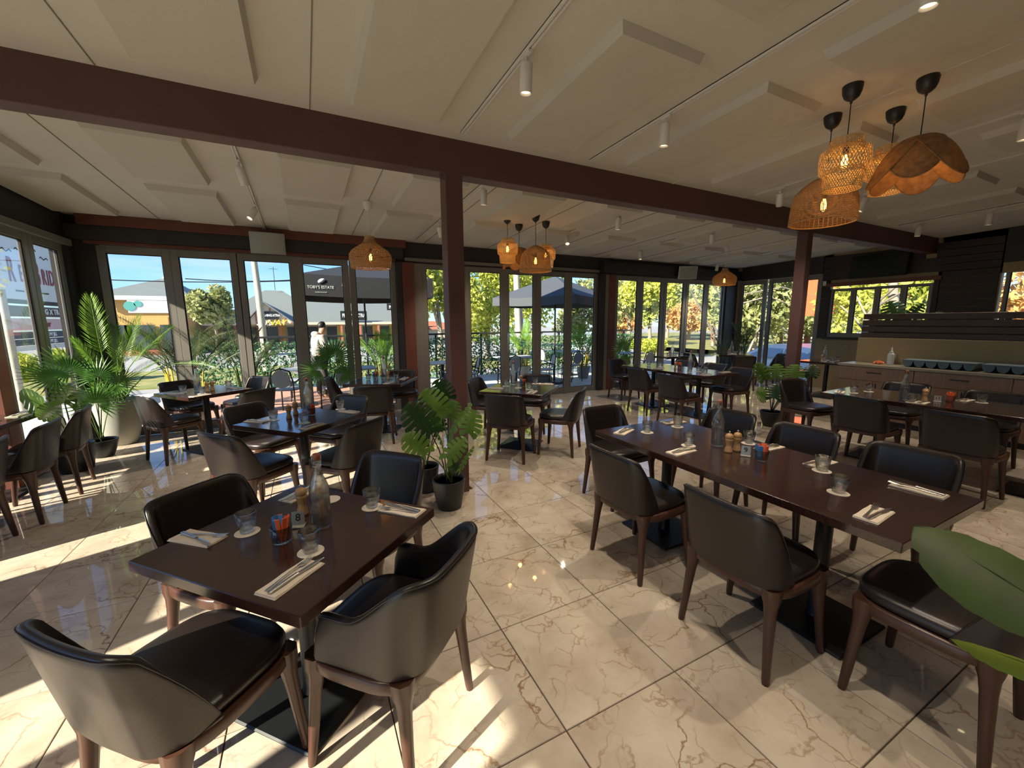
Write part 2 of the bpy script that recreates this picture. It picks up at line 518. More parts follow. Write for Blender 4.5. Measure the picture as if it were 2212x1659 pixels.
def catenary(a, b, sag, n=10):
    a, b = Vector(a), Vector(b)
    return [tuple(a.lerp(b, i / n) - Vector((0, 0, sag * 4 * (i / n) * (1 - i / n)))) for i in range(n + 1)]
def CZ(y):          # height of the gently falling ceiling
    return 3.10 - 0.027 * (y - 3.46)

# ================================================================== STRUCTURE
XL, XR, YF, YB = -2.63, 10.8, 7.5, -3.0
XL2, YJ = -3.5, 5.74      # the room is wider on the left before YJ
def floor():
    fl = struct('floor', MB().box(XL - 1.1, XR + 0.2, YB - 0.1, YF + 0.12, -0.12, -0.004), 'grout', 'dark grout bed under polished beige marble tiles')
    g = 0.0022
    me = MB().add([(-.5, -.5, -.0035), (.5, -.5, -.0035), (.5, .5, -.0035), (-.5, .5, -.0035), (-.497, -.497, 0), (.497, -.497, 0), (.497, .497, 0), (-.497, .497, 0)],
                  [(4, 5, 6, 7), (0, 1, 5, 4), (1, 2, 6, 5), (2, 3, 7, 6), (3, 0, 4, 7)]).mesh('tile', 'tile')
    far = MB()
    x0, y0 = 1.4065 - 0.6 * 7, 2.935 - 0.6 * 5
    for i in range(-2, 23):
        for j in range(-5, 13):
            lim = XL if j >= 10 else XL2
            a, b = max(x0 + i * 0.6, lim), min(x0 + (i + 1) * 0.6, XR)
            c, d = y0 + j * 0.6, min(y0 + (j + 1) * 0.6, YF)
            if b - a < 0.02 or d - c < 0.02: continue
            if j < 0 or i < 0:
                far.box(a + g, b - g, c + g, d - g, -0.0035, 0)
            else:
                link('tile', me, fl, ((a + b) / 2, (c + d) / 2, 0), (0, 0, 0), (b - a - 2 * g, d - c - 2 * g, 1))
    t = part('tile_field', far, 'tile', fl)
    t['kind'] = 'stuff'
floor()

def ceiling():
    sl = math.atan(-0.027)
    def q(y, dz=0): return CZ(y) + dz
    mb = MB().add([(XL2 - .1, YB - .1, q(YB)), (XR + .1, YB - .1, q(YB)), (XR + .1, YF + .1, q(YF)), (XL2 - .1, YF + .1, q(YF)),
                   (XL2 - .1, YB - .1, 3.6), (XR + .1, YB - .1, 3.6), (XR + .1, YF + .1, 3.6), (XL2 - .1, YF + .1, 3.6)],
                  [(0, 3, 2, 1), (4, 5, 6, 7), (0, 1, 5, 4), (1, 2, 6, 5), (2, 3, 7, 6), (3, 0, 4, 7)])
    ce = struct('ceiling', mb, 'ceil', 'cream painted ceiling with raised acoustic panels')
    def pm(ln, w=0.63, t=0.055, ins=0.022):
        a, b, c, d = -w / 2, w / 2, -ln / 2, ln / 2
        return MB().add([(a, c, 0), (b, c, 0), (b, d, 0), (a, d, 0), (a + ins, c + ins, -t), (b - ins, c + ins, -t), (b - ins, d - ins, -t), (a + ins, d - ins, -t)],
                        [(4, 7, 6, 5), (0, 4, 5, 1), (1, 5, 6, 2), (2, 6, 7, 3), (3, 7, 4, 0)]).mesh('acoustic_panel', 'panel')
    A, B2, C2 = pm(1.10), pm(1.40), pm(1.36)
    for x in (-2.30, -1.06, 0.21, 1.38, 2.62, 3.85, 5.07, 6.29, 7.51, 8.73, 9.95):
        for me, y in ((A, 4.83), (B2, 6.41)):
            link('acoustic_panel', me, ce, (x, y, q(y, .001)), (sl, 0, 0))
    for x in (-1.70, -0.455, 0.70, 1.90, 3.14, 4.35, 5.56, 6.77, 7.98, 9.19):
        for y in (2.52, 0.85, -0.82):
            link('acoustic_panel', C2, ce, (x, y, q(y, .001)), (sl, 0, 0))
    def strip(x, ya, yb, w=0.006, m='joint', t=0.004):
        s = MB().add([(x - w / 2, ya, q(ya, .001)), (x + w / 2, ya, q(ya, .001)), (x + w / 2, yb, q(yb, .001)), (x - w / 2, yb, q(yb, .001)),
                      (x - w / 2, ya, q(ya, -t)), (x + w / 2, ya, q(ya, -t)), (x + w / 2, yb, q(yb, -t)), (x - w / 2, yb, q(yb, -t))],
                     [(4, 7, 6, 5), (0, 4, 5, 1), (1, 5, 6, 2), (2, 6, 7, 3), (3, 7, 4, 0)])
        part('joint_strip', s, m, ce)
    for x in (-1.64, 0.80, 2.02, 3.24, 4.46, 5.68, 6.90, 8.12, 9.34): strip(x, 3.62, 7.45)
    for x in (-0.98, 0.15): strip(x, -2.9, 3.45)
    for x in (3.76, 4.96, 6.16, 7.37, 8.58, 9.8): strip(x, -2.9, 3.45, 0.03, 'ceil', 0.008)
ceiling()

def beams():
    mb = MB().cbox(XL2 + .005, XR - .025, 3.46, 3.61, 2.825, 3.13, 0.004)
    struct('ceiling_beam', mb, 'maroon', 'maroon ceiling beam spanning the whole room above both posts')
    for x, w, lab in ((1.14, 0.152, 'maroon square post beside the potted monstera in the middle of the room'),
                      (6.485, 0.13, 'maroon square post at the right behind the smaller monstera pot')):
        t = thing('post', lab, 'post', (x + w / 2, 3.535, 0))
        part('post_shaft', MB().cbox(-w / 2, w / 2, -.074, .074, 0.0, 2.828, 0.004), 'maroon', t)
        part('foot_bracket', MB().add([(-w / 2 - .0, -.03, 0), (-w / 2, .03, 0), (w / 2 + .05, -.03, 0), (w / 2 + .05, .03, 0), (w / 2, -.03, .05), (w / 2, .03, .05), (-w / 2, -.03, .05), (-w / 2, .03, .05)],
                                      [(0, 1, 3, 2), (0, 2, 4, 6), (1, 7, 5, 3), (2, 3, 5, 4), (4, 5, 7, 6), (0, 6, 7, 1)]), 'maroon', t)
beams()

NWIN = [0]
def window(axis, pos, a0, a1, z0=0.12, z1=2.54, fw=0.092, dep=0.05, label=None, m='alu', handle=False):
    """one glazed leaf; a0..a1 is the glass; axis 'x' runs along X at y=pos, 'y' runs along Y at x=pos"""
    NWIN[0] += 1
    o = link('window_%d' % NWIN[0], None)
    o['kind'] = 'structure'
    o['label'] = label or 'tall grey framed folding glass door leaf'
    def bx(b, p, q, r, s, d0, d1):
        if axis == 'x': b.cbox(p, q, pos + d0, pos + d1, r, s, 0.004)
        else: b.cbox(pos + d0, pos + d1, p, q, r, s, 0.004)
    fr = MB()
    b0 = max(z0 - 0.11, 0.002)
    bx(fr, a0 - fw, a0, b0, z1 + fw, -dep / 2, dep / 2)
    bx(fr, a1, a1 + fw, b0, z1 + fw, -dep / 2, dep / 2)
    bx(fr, a0, a1, z1, z1 + fw, -dep / 2, dep / 2)
    bx(fr, a0, a1, b0, z0, -dep / 2, dep / 2)
    part('frame', fr, m, o)
    se = MB()
    for p, q, r, s in ((a0, a0 + .012, z0, z1), (a1 - .012, a1, z0, z1), (a0, a1, z1 - .012, z1), (a0, a1, z0, z0 + .012)):
        bx(se, p, q, r, s, -.012, .012)
    part('glazing_bead', se, 'seal', o)
    pn = MB()
    if axis == 'x': pn.add([(a0, pos, z0), (a1, pos, z0), (a1, pos, z1), (a0, pos, z1)], [(0, 1, 2, 3)])
    else: pn.add([(pos, a0, z0), (pos, a1, z0), (pos, a1, z1), (pos, a0, z1)], [(0, 1, 2, 3)])
    part('pane', pn, 'pane', o)
    if handle:
        h = MB()
        hx = a0 - fw / 2 if axis == 'x' else 0
        for sg in (-1, 1):
            y = pos - sg * 0.07
            h.tube([(hx, pos, 0.98), (hx, y, 0.98), (hx, y, 1.0), (hx, y, 1.36), (hx, y, 1.38), (hx, pos, 1.38)], 0.014, 8)
        part('handle', h, 'chrome', o)
    return o

def walls():
    # front wall: header, jambs, sill
    hz = 2.638
    h = MB()
    h.box(XL, XR, YF - .03, YF + .12, hz, CZ(YF) + .02)
    h.box(XL + .005, 1.62, YF - .16, YF - .03, hz + .045, 2.86)
    h.box(6.02, XR, YF - .16, YF - .03, hz + .03, 2.90)
    h.box(XL - .1, XL + .238, YF - .03, YF + .12, 0, hz)
    h.box(1.505, 1.60, YF - .10, YF + .12, 0, hz)
    h.box(5.98, 6.13, YF - .10, YF + .12, 0, hz)
    h.box(10.34, XR, YF - .06, YF + .12, 0, hz)
    struct('wall_front', h, 'header', 'dark charcoal header and jambs above the folding glass doors')
    struct('trim_1', MB().cbox(XL + .145, 1.66, YF - .20, YF - .03, 2.862, CZ(YF) + .005, .004), 'redpaint', 'red brown timber strip under the ceiling above the left doors')
    struct('trim_2', MB().cbox(XL + .15, 1.50, YF - .10, YF - .031, 2.640, 2.682, .004), 'redpaint', 'thin red brown strip over the left glass doors')
    struct('trim_3', MB().cbox(1.66, 5.96, YF - .09, YF - .031, 2.665, 2.72, .004), 'alu', 'pale roller track above the middle glass doors')
    struct('trim_4', MB().cbox(1.602, 1.80, YF - .12, YF + .08, 0.002, hz - .002, .004), 'redpaint', 'brown timber jamb between the left and middle doors')
    struct('trim_5', MB().cbox(6.25, 6.45, YF - .08, YF + .08, 0.002, hz - .002, .004), 'redpaint', 'red brown jamb beside the fan palm by the right doors')
    struct('trim_6', MB().cbox(1.802, 1.955, YF - .06, YF + .08, 0.002, hz - .002, .004), 'alu', 'grey steel jamb left of the middle doors')
    struct('trim_7', MB().cbox(6.132, 6.248, YF - .07, YF + .08, 0.002, hz - .002, .004), 'alu', 'grey steel jamb right of the middle doors')
    for i, (a, b) in enumerate(((-2.297, -1.707), (-1.524, -0.909), (-0.743, -0.134), (0.046, 0.640), (0.834, 1.412))):
        window('x', YF, a, b, label='grey framed folding glass leaf %s from the left corner of the front wall' % ('first', 'second', 'third', 'fourth', 'fifth')[i])
    window('x', YF, 2.05, 2.71, z1=2.56, label='grey framed glass leaf partly behind the middle maroon post')
    window('x', YF, 2.90, 3.545, z1=2.55, label='grey framed glass leaf just right of the middle post')
    window('x', YF, 3.73, 4.295, z1=2.545, handle=True, label='grey framed glass door with a chrome pull handle')
    window('x', YF, 4.484, 5.087, z1=2.545, label='grey framed glass leaf in front of the umbrella pole')
    window('x', YF, 5.268, 5.883, z1=2.55, label='grey framed glass leaf at the right end of the middle doors')
    for i, (a, b) in enumerate(((6.565, 7.147), (7.354, 7.934), (8.139, 8.713), (8.917, 9.494), (9.673, 10.248))):
        window('x', YF, a, b, z1=2.54, label='grey framed folding leaf %s from the right fan palm' % ('first', 'second', 'third', 'fourth', 'fifth')[i])
    # left wall: stepped, the near part lies further out
    h = MB()
    h.box(XL - .12, XL, YJ, YF + .12, 2.60, 3.35)
    h.box(XL - .12, XL + .03, 7.24, YF - .03, 0, 2.60)
    h.box(XL2 - .12, XL2, YB, YJ, 2.56, 3.35)
    h.box(XL2 - .12, XL2 + .02, YB, -1.9, 0, 2.56)
    h.box(XL2 - .12, XL2 + .02, 5.40, YJ + .03, 0, 2.56)
    struct('wall_left', h, 'header', 'dark header band over the left side windows')
    struct('wall_return', MB().box(XL2, XL - .06, YJ, YJ + .03, 0, 3.3), 'whitewall', 'short white wall piece at the left edge beside the brown mullion')
    struct('trim_8', MB().cbox(XL - .075, XL + .03, 5.56, 5.735, 0.002, 2.598, .004), 'redpaint', 'brown timber mullion at the left edge of the view')
    struct('trim_9', MB().cbox(XL + .001, XL + .07, YJ, YF - .165, 2.58, 2.66, .004), 'alu', 'grey rail above the left side windows')
    window('y', XL - .02, 6.61, 7.14, z1=2.50, label='narrow left side window next to the corner with the palms')
    window('y', XL - .02, 5.83, 6.42, z1=2.50, label='left side window showing the big white sign')
    for k, (a, b, zl) in enumerate(((4.92, 5.33, .12), (4.42, 4.82, .12), (3.92, 4.32, 1.55), (3.45, 3.82, 1.55), (2.92, 3.35, .12), (2.32, 2.82, 1.55), (1.68, 2.22, 1.55), (1.02, 1.58, .12), (.36, .92, .12), (-.30, .26, .12), (-.96, -.40, .12), (-1.62, -1.06, .12))):
        window('y', XL2 - .02, a, b, z0=zl, z1=2.45, fw=.048, label='left side window leaf beside the sunny table, number %s from the step in the wall' % ('one', 'two', 'three', 'four', 'five', 'six', 'seven', 'eight', 'nine', 'ten', 'eleven', 'twelve')[k])
    struct('wall_left_sunblock', MB().box(XL2 - .1, XL2 + .01, 3.40, 4.37, 0, 1.45).box(XL2 - .1, XL2 + .01, 1.63, 2.87, 0, 1.45), 'header', 'unseen low dark wall pieces added to block sun between the left side windows')  # unseen low walls, added to keep low sun off parts of the floor
    # back wall (behind the camera)
    struct('wall_back', MB().box(XL2 - .12, XR + .12, YB - .12, YB, 0, 3.4), 'beige', 'plain beige wall behind the viewer')
    # right wall
    w = MB()
    w.box(XR, XR + .12, YB, 2.05, 0, 3.3)
    w.box(XR, XR + .12, 2.05, 5.36, 0, 1.16)
    w.box(XR, XR + .12, 2.60, 3.40, 1.16, 3.2)
    w.box(XR, XR + .12, 5.18, 5.36, 1.16, 3.2)
    w.box(XR, XR + .12, 2.05, 5.36, 2.38, 3.2)
    w.box(XR, XR + .12, 5.36, YF + .12, 2.64, 3.2)
    w.box(XR - .01, XR + .12, 7.38, YF, 0, 2.64)
    wr = struct('wall_right', w, 'beige', 'right side wall, dark timber boards above a beige lower part')
    bd = MB()
    hb = 0.132
    k = 0
    z = 1.165
    while z < 3.0:
        t = min(z + hb - .008, 3.04)
        segs = [(2.62, 5.35)]
        if z < 2.40: segs = [(2.62, 3.35), (5.20, 5.35)]
        elif t > CZ(3.4) - .25: segs = [(2.62, 3.455), (3.615, 5.35)]
        for a, b in segs:
            part('cladding_board', MB().cbox(XR - .022, XR - .001, a, b, z, t, .003), 'clad', wr)
        z += hb
    part('dark_header', MB().box(XR - .02, XR - .001, 5.36, YF - .165, 2.645, CZ(6) - .0), 'header', wr)
    part('recess_dark_sheet', MB().box(XR - .03, XR - .001, YB, 2.60, 2.55, 3.2), 'header', wr)  # flat charcoal sheet standing in for the dark of a recess
    for a, b, lab in ((6.73, 7.28, 'right side window leaf by the far corner plants'), (5.94, 6.50, 'right side window leaf showing the parked white car'), (5.45, 5.75, 'narrow right side window right of the far post')):
        window('y', XR + .03, a, b, z0=0.12, z1=2.54, label=lab)
    # kitchen window with four leaves
    for i in range(4):
        a = 3.50 + i * 0.425
        window('y', XR + .03, a, a + 0.335, z0=1.29, z1=2.24, fw=0.045, label='small grey window leaf over the slatted screen, %s from the right' % ('first', 'second', 'third', 'fourth')[i])
    t = MB()
    t.cbox(XR - .05, XR + .02, 3.34, 5.24, 2.335, 2.41, .004)
    struct('trim_10', t, 'redpaint', 'red brown timber lintel above the small kitchen window')
    t = MB()
    t.cbox(XR - .04, XR + .02, 3.36, 3.44, 1.2, 2.334, .003).cbox(XR - .04, XR + .02, 5.16, 5.22, 1.2, 2.334, .003).cbox(XR - .04, XR + .05, 3.36, 5.22, 1.15, 1.20, .003)
    struct('trim_11', t, 'clad', 'dark timber surround of the small kitchen window')
    window('y', XR + .03, 2.14, 2.50, z0=1.25, z1=2.45, fw=.05, label='small window at the right edge of the photograph')
walls()

def joinery():
    # low partition, slatted screen, sideboard
    struct('wall_partition', MB().box(8.24, 8.36, -1.5, 3.46, 0, 1.30), 'beige', 'low beige partition wall behind the sideboard')
    s = thing('slatted_screen', 'dark brown horizontal slat screen standing above the sideboard', 'screen', (8.40, 0, 0))
    for k in range(5):
        z = 1.19 + k * 0.102
        part('slat', MB().cbox(-.012, .012, -1.5, 3.50 - 0.004 * k, z, z + 0.089, .003), 'slat', s)
    for y in (3.38, 1.9, 0.4, -1.2):
        part('batten', MB().cbox(.013, .045, y - .03, y + .03, 1.18, 1.68, .003), 'slat', s)
    pl = thing('planter_box', 'dark timber planter box behind the slatted screen', 'planter', (8.62, 1.2, 1.28))
    part('box', MB().box(-.13, .17, -2.4, 2.2, -1.28, 0.30), 'clad', pl)
    part('soil', MB().box(-.12, .16, -2.38, 2.18, 0.301, 0.306), 'soil', pl)
    labs = ('oak laminate sideboard unit at the far end by the post', 'oak laminate sideboard unit in the middle of the row', 'oak laminate sideboard unit under the blue grey trays', 'oak laminate sideboard unit at the near end, outside the view', 'last oak laminate sideboard unit, outside the view')
    for k in range(5):
        y1 = 3.45 - k * 0.92
        y0 = y1 - 0.918
        c = thing('sideboard_unit', labs[k], 'cabinet', (7.72, (y0 + y1) / 2, 0), 0, 'sideboard units under one counter top')
        w = 0.459
        part('body', MB().box(.022, .515, -w, w, 0.08, .868), 'cab', c)
        part('plinth', MB().box(.05, .515, -w, w, 0.0, .079), 'black', c)
        d = part('drawer', MB().cbox(0, .02, -w + .003, w - .003, .66, .865, .002), 'cab', c)
        part('handle', MB().cbox(-.014, -.001, -.09, .09, .782, .792, .002), 'black', d)
        for sg in (-1, 1):
            p = part('door', MB().cbox(0, .02, min(sg * .002, sg * (w - .003)), max(sg * .002, sg * (w - .003)), .085, .655, .002), 'cab', c)
            part('handle', MB().cbox(-.014, -.001, sg * .04 - .005, sg * .04 + .005, .50, .63, .002), 'black', p)
    tag(part('counter_top', MB().cbox(7.70, 8.238, -1.2, 3.47, .87, .905, .003), 'cabtop'), 'long grey brown counter top over the sideboard units', 'counter top')
    # television
    tv = thing('television', 'dark flat television hung above the small kitchen window', 'television', (10.64, 4.28, 2.70), 0)
    part('screen', MB().cbox(-.02, -.012, -.46, .46, -.225, .225, .002), 'screen', tv, rot=(0, R(8), 0))
    part('casing', MB().cbox(-.0115, .03, -.475, .475, -.24, .24, .004), 'black', tv, rot=(0, R(8), 0))
    part('wall_bracket', MB().cbox(.03, .13, -.12, .12, -.06, .06, .003), 'black', tv)
    # trays with scalloped cups
    def tray(lab, y):
        t = thing('cup_tray', lab, 'tray', (8.02, y, .906), 0, 'blue grey trays on the counter')
        part('rim', MB().cbox(-.14, .14, -.38, .38, .085, .105, .003), 'tray', t)
        for k in range(6):
            yy = -.315 + k * .126
            ring = [(-.135 + .0, 0, 0)]
            b = MB()
            rr = []
            for x in (-.135, .135):
                rr.append([(x, yy + .058 * math.cos(a), .085 - .085 * math.sin(a)) for a in [PI * i / 10 for i in range(11)]])
            b.rings(rr, True, True, True)
            part('cup', b, 'tray', t)
    tray('blue grey scalloped tray nearer the spray bottle on the counter', 2.36)
    tray('blue grey scalloped tray at the right end of the counter', 1.56)
    b = thing('spray_bottle', 'white squeeze bottle with a tapered nozzle on the counter', 'bottle', (8.04, 2.93, .906))
    part('bottle_body', MB().lathe([(.038, 0), (.042, .01), (.042, .155), (.036, .17), (.02, .178)], 18), 'bottlew', b)
    part('nozzle', MB().lathe([(.024, .178), (.024, .195), (.012, .21), (.006, .265), (.004, .268)], 14), 'white', b)
    m = MB()
    for k in range(9):
        a = 2 * PI * k / 9
        r = .055 + .018 * (k % 2)
        m.add([(0, 0, .06), (r * math.cos(a), r * math.sin(a), .004), (r * math.cos(a + .35), r * math.sin(a + .35), .03), (r * math.cos(a + .7), r * math.sin(a + .7), .004)], [(0, 1, 2), (0, 2, 3)])
        m.add([(r * math.cos(a), r * math.sin(a), .004), (r * math.cos(a + .7), r * math.sin(a + .7), .004), (0, 0, 0)], [(0, 1, 2)])
    tag(part('folded_cloth', m, 'apricot', loc=(8.02, 3.07, .906)), 'crumpled orange cloth beside the white squeeze bottle', 'cloth')
    # small wall things
    def speaker(lab, x, tilt, yaw, m):
        s = thing('wall_speaker', lab, 'speaker', (x, 7.2, 2.76), yaw)
        c = MB()
        rr = []
        for z in (-.15, .15):
            rr.append([(-.17, .06, z), (.17, .06, z), (.225, -.045, z), (.12, -.09, z), (0, -.1, z), (-.12, -.09, z), (-.225, -.045, z)])
        c.rings(rr, True, True, True, False)
        part('cabinet', c, m, s, rot=(R(tilt), 0, 0))
        g = MB()
        pts = [(-.205, -.062), (-.12, -.093), (0, -.104), (.12, -.093), (.205, -.062)]
        g.rings([[(x2, y2 - .004, -.135) for x2, y2 in pts], [(x2, y2 - .004, .135) for x2, y2 in pts]], False, False, False)
        part('grille', g, 'spk', s, rot=(R(tilt), 0, 0))
        part('bracket', MB().cbox(-.05, .05, .03, .15, -.03, .03, .003), m, s)
    speaker('pale grey wall speaker on the header over the left glass doors', -0.386, 8, 0, 'spk')
    speaker('white angled wall speaker on the header near the right corner', 8.48, 10, R(-28), 'white')
    tag(part('door_sensor', MB().cbox(-.02, .0, -.035, .035, -.05, .05, .004).lathe([(.01, -.055), (.01, -.05)], 8), 'white', loc=(XR - .023, 5.29, 2.42)), 'small white sensor box on the dark wall right of the far post', 'sensor')
    tag(part('floor_notice', MB().cbox(-.045, .045, -.003, 0, -.04, .04, .001), 'yellow', loc=(2.815, 7.47, .42)), 'small yellow notice low on the door frame behind the middle post', 'notice')
joinery()

# ================================================================== CHAIRS
def superring(a, b0, b1, z, n=40, e=3.6, cy=0.0):
    out = []
    for j in range(n):
        t = 2 * PI * j / n
        c, s = math.cos(t), math.sin(t)
        x = a * math.copysign(abs(c) ** (2 / e), c)
        y = (b1 if s > 0 else b0) * math.copysign(abs(s) ** (2 / e), s)
        out.append((x, cy + y, z))
    return out
def backrest(arm):
    a, yb, r = 0.236, -0.222, (0.115 if arm else 0.085)
    yE = 0.155 if arm else -0.075
    H0, H1 = 0.445, 0.80
    path = []
    ns = 13
    for i in range(ns): path.append((-a, yE + (yb + r - yE) * i / ns))
    for i in range(9):
        t = PI + (PI / 2) * i / 8
        path.append((-a + r + r * math.cos(t), yb + r + r * math.sin(t)))
    for i in range(1, 8): path.append((-a + r + (2 * a - 2 * r) * i / 8, yb))
    path += [(-x, y) for x, y in path[:ns + 9][::-1]]
    secs = []
    nrow = 9
    n = len(path)
    for k, (x, y) in enumerate(path):
        y -= 0.022 * (1 - (x / a) ** 2)
        q = min(1, max(0, (y - (yb + 0.03)) / (yE - yb - 0.03)))
        if arm:
            sm = lambda u: u * u * (3 - 2 * u)
            h = H1 - 0.165 * sm(min(1, q / 0.62)) - (0.17 * max(0, (q - 0.86) / 0.14) ** 2)
        else:
            h = H1 - (H1 - H0 - 0.012) * (q ** 1.15)
            cr = max(0, abs(x) - 0.16) / 0.076
            h -= 0.030 * cr * cr * (1 - q)
        # inward normal from neighbours
        x0, y0 = path[max(k - 1, 0)]; x1, y1 = path[min(k + 1, n - 1)]
        tx, ty = x1 - x0, y1 - y0
        l = math.hypot(tx, ty)
        nx, ny = -ty / l, tx / l
        th = 0.030 if not (k in (0, n - 1)) else 0.018
        def at(z, off):
            u = (z - H0) / (H1 - H0)
            ox = x * (1 + 0.05 * u) if True else x
            oy = y - 0.062 * u * max(0.0, min(1, (0.12 - y) / 0.3))
            return (ox + nx * off, oy + ny * off, z)
        o = [at(H0 + (h - H0) * i / nrow, 0.0) for i in range(nrow)]
        o += [at(h - 0.006, 0.002), at(h, 0.010), at(h + 0.001, th * 0.5), at(h, th - 0.010), at(h - 0.006, th - 0.002)]
        o += [at(H0 + (h - H0) * i / nrow, th) for i in range(nrow - 1, -1, -1)]
        secs.append(o)
    mb = MB().rings(secs, False, False, False)
    m = len(secs[0])
    mb.add(secs[0], [tuple(range(m))]); mb.add(secs[-1][::-1], [tuple(range(m))])
    # seam along the outer rim
    pp = [Vector(s[nrow]) + (Vector(s[nrow]) - Vector(s[nrow + 4])).normalized() * 0.0015 for s in secs]
    return mb, MB().tube(pp, 0.0022, 5)
CH = {}
def chair_meshes():
    seat = MB().rings([superring(.222, .205, .225, .442), superring(.232, .212, .238, .450), superring(.234, .212, .241, .470), superring(.226, .206, .232, .488), superring(.200, .175, .195, .496), superring(.1, .09, .1, .499), superring(.01, .01, .01, .499)], True, True, True)
    fr = MB()
    o = [superring(.246, .216, .236, .394), superring(.249, .219, .239, .398), superring(.249, .219, .239, .434), superring(.243, .213, .233, .4415), superring(.21, .18, .2, .4415), superring(.21, .18, .2, .394), superring(.246, .216, .236, .394)]
    fr.rings(o, True, False, False)
    def leg(px, py, fx, fy):
        rr = []
        for z, w in ((0.0, .0135), (.02, .0155), (.2, .019), (.31, .0225), (.36, .027), (.393, .036), (.44, .040)):
            t = z / .42
            cx, cy = fx + (px - fx) * t, fy + (py - fy) * t
            c = w * .45
            poly = [(w, c), (c, w), (-c, w), (-w, c), (-w, -c), (-c, -w), (c, -w), (w, -c)]
            rr.append([(cx + a, cy + b, z) for a, b in poly])
        return MB().rings(rr, True, True, True)
    for arm in (0, 1):
        bk, seam = backrest(arm)
        CH[arm] = dict(seat=seat.mesh('seat', 'leather'), backrest=bk.mesh('backrest', 'leather'), seam=seam.mesh('seam', 'piping'), seat_frame=fr.mesh('seat_frame', 'wood'))
        CH[arm]['legs'] = [leg(sx * (.198 if f < 0 else .203), f * .176 + .004, sx * (.228 if f < 0 else .240), f * .207 + (.0)).mesh('leg', 'wood') for sx in (-1, 1) for f in (-1, 1)]
chair_meshes()
def chair(label, x, y, deg, arm=0, group='dark brown leather dining chairs'):
    t = thing('dining_chair', label, 'chair', (x, y, 0), R(deg), group)
    d = CH[arm]
    link('seat', d['seat'], t)
    b = link('backrest', d['backrest'], t)
    link('seam', d['seam'], b)
    link('seat_frame', d['seat_frame'], t)
    for me in d['legs']: link('leg', me, t)
    return t
for c in (
    ('brown leather chair at the near left long side of table nine, closer to the viewer', 1.915, 1.13, -90),
    ('brown leather chair at the left long side of table nine, nearer the glass doors', 1.915, 1.90, -89),
    ('brown chair across table nine, behind the water bottle', 3.11, 2.28, 90),
    ('brown chair across table nine, middle of the far long side', 3.09, 1.66, 90),
    ('brown chair across table nine, rightmost of the far long side', 3.11, 1.05, 90),
    ('dark chair at the far short end of table nine with its side to the doors', 2.46, 2.72, 180),
    ('dark chair at the near short end of table nine under the big green leaf', 2.235, 0.54, 2),
    ('dark chair behind table eight on its left, back against the sunlit floor', -0.36, 2.23, -137),
    ('dark chair behind table eight on its right, next to the potted monstera', 0.24, 2.30, 132),
    ('low armchair with curved arms in front of table eight', 0.225, 1.475, 44, 1),
    ('dark chair at the lower left corner, nearest to the viewer', -0.42, 1.55, -45),
    ('brown chair on the near left side of the table behind table eight', -0.44, 3.75, -48),
    ('dark chair on the far left side of the table behind table eight', -0.42, 4.55, -137),
    ('dark chair on the near right side of the table behind table eight', 0.23, 3.66, 43),
    ('dark chair on the far right side of the table behind table eight', 0.23, 4.60, 133),
    ('dark chair with its back to the viewer at the table right of the middle post', 2.09, 4.17, -46),
    ('dark chair turned sideways right of the table beyond the middle post', 2.74, 4.10, 43),
    ('dark chair half hidden behind the middle post', 2.30, 5.20, -137),
    ('dark chair on the door side of the table beyond the middle post', 2.94, 5.14, 133),
    ('sunlit red brown chair beside the big stone pot', -1.47, 6.02, -54),
    ('dark chair at the window side of the table by the stone pot', -1.49, 6.98, -137),
    ('grey lit chair at the right window side of the table by the stone pot', -0.85, 7.0, 130),
    ('brown chair at the near right side of the table by the stone pot', -0.72, 5.95, 44),
    ('chair with dappled sunlight on its back at the table near the left doors', 0.78, 5.62, -14),
    ('dark chair left of the table near the left doors, before the small fan palm', 0.52, 6.45, -100),
    ('dark chair on the window side of the table near the left doors', 1.38, 6.72, 172),
    ('dark chair right of the table near the left doors, behind the monstera', 1.62, 5.85, 85),
    ('dark chair with back to the viewer at the long window table, farther left', 5.28, 5.20, -90),
    ('dark chair with back to the viewer at the long window table, nearer', 5.10, 4.34, -90),
    ('dark chair at the right near corner of the long window table', 6.33, 4.37, 84),
    ('armchair at the right side of the long window table', 6.62, 5.02, 92, 1),
    ('dark chair at the right far side of the long window table', 6.60, 5.72, 90),
    ('dark chair at the far left end of the long window table beside the fan palm', 5.85, 6.40, 180),
    ('dark chair at the near side of the small table under the right windows', 7.72, 6.66, -10),
    ('tall looking dark chair before the corner window table', 9.0, 5.95, -45),
    ('dark chair sideways at the left of the corner window table', 8.75, 7.05, -95),
    ('dark chair sideways at the right of the corner window table, before the parked car', 9.9, 5.82, 60),
    ('dark chair at the left edge beside the side table, nearest of three', -2.27, 4.06, 96),
    ('dark chair at the left edge beside the side table, middle of three', -2.23, 4.68, 94),
    ('dark chair at the left edge beside the side table, farthest of three', -2.24, 5.31, 98),
    ('dark chair with back to the viewer at table eleven, left one', 5.40, 2.10, -90),
    ('dark chair with back to the viewer at table eleven, right one', 5.24, 1.32, -90),
    ('dark chair at the left end of table eleven beside the far post', 5.86, 2.92, 172),
    ('dark chair across table eleven behind the bottle', 6.55, 2.28, 90),
    ('dark chair across table eleven at the right edge of the view', 6.50, 1.52, 90),
    ('dark chair at the small table under the kitchen window', 9.62, 5.02, 200),
    ('dark chair between the small kitchen window table and the partition', 9.72, 3.98, 10),
): chair(*c)

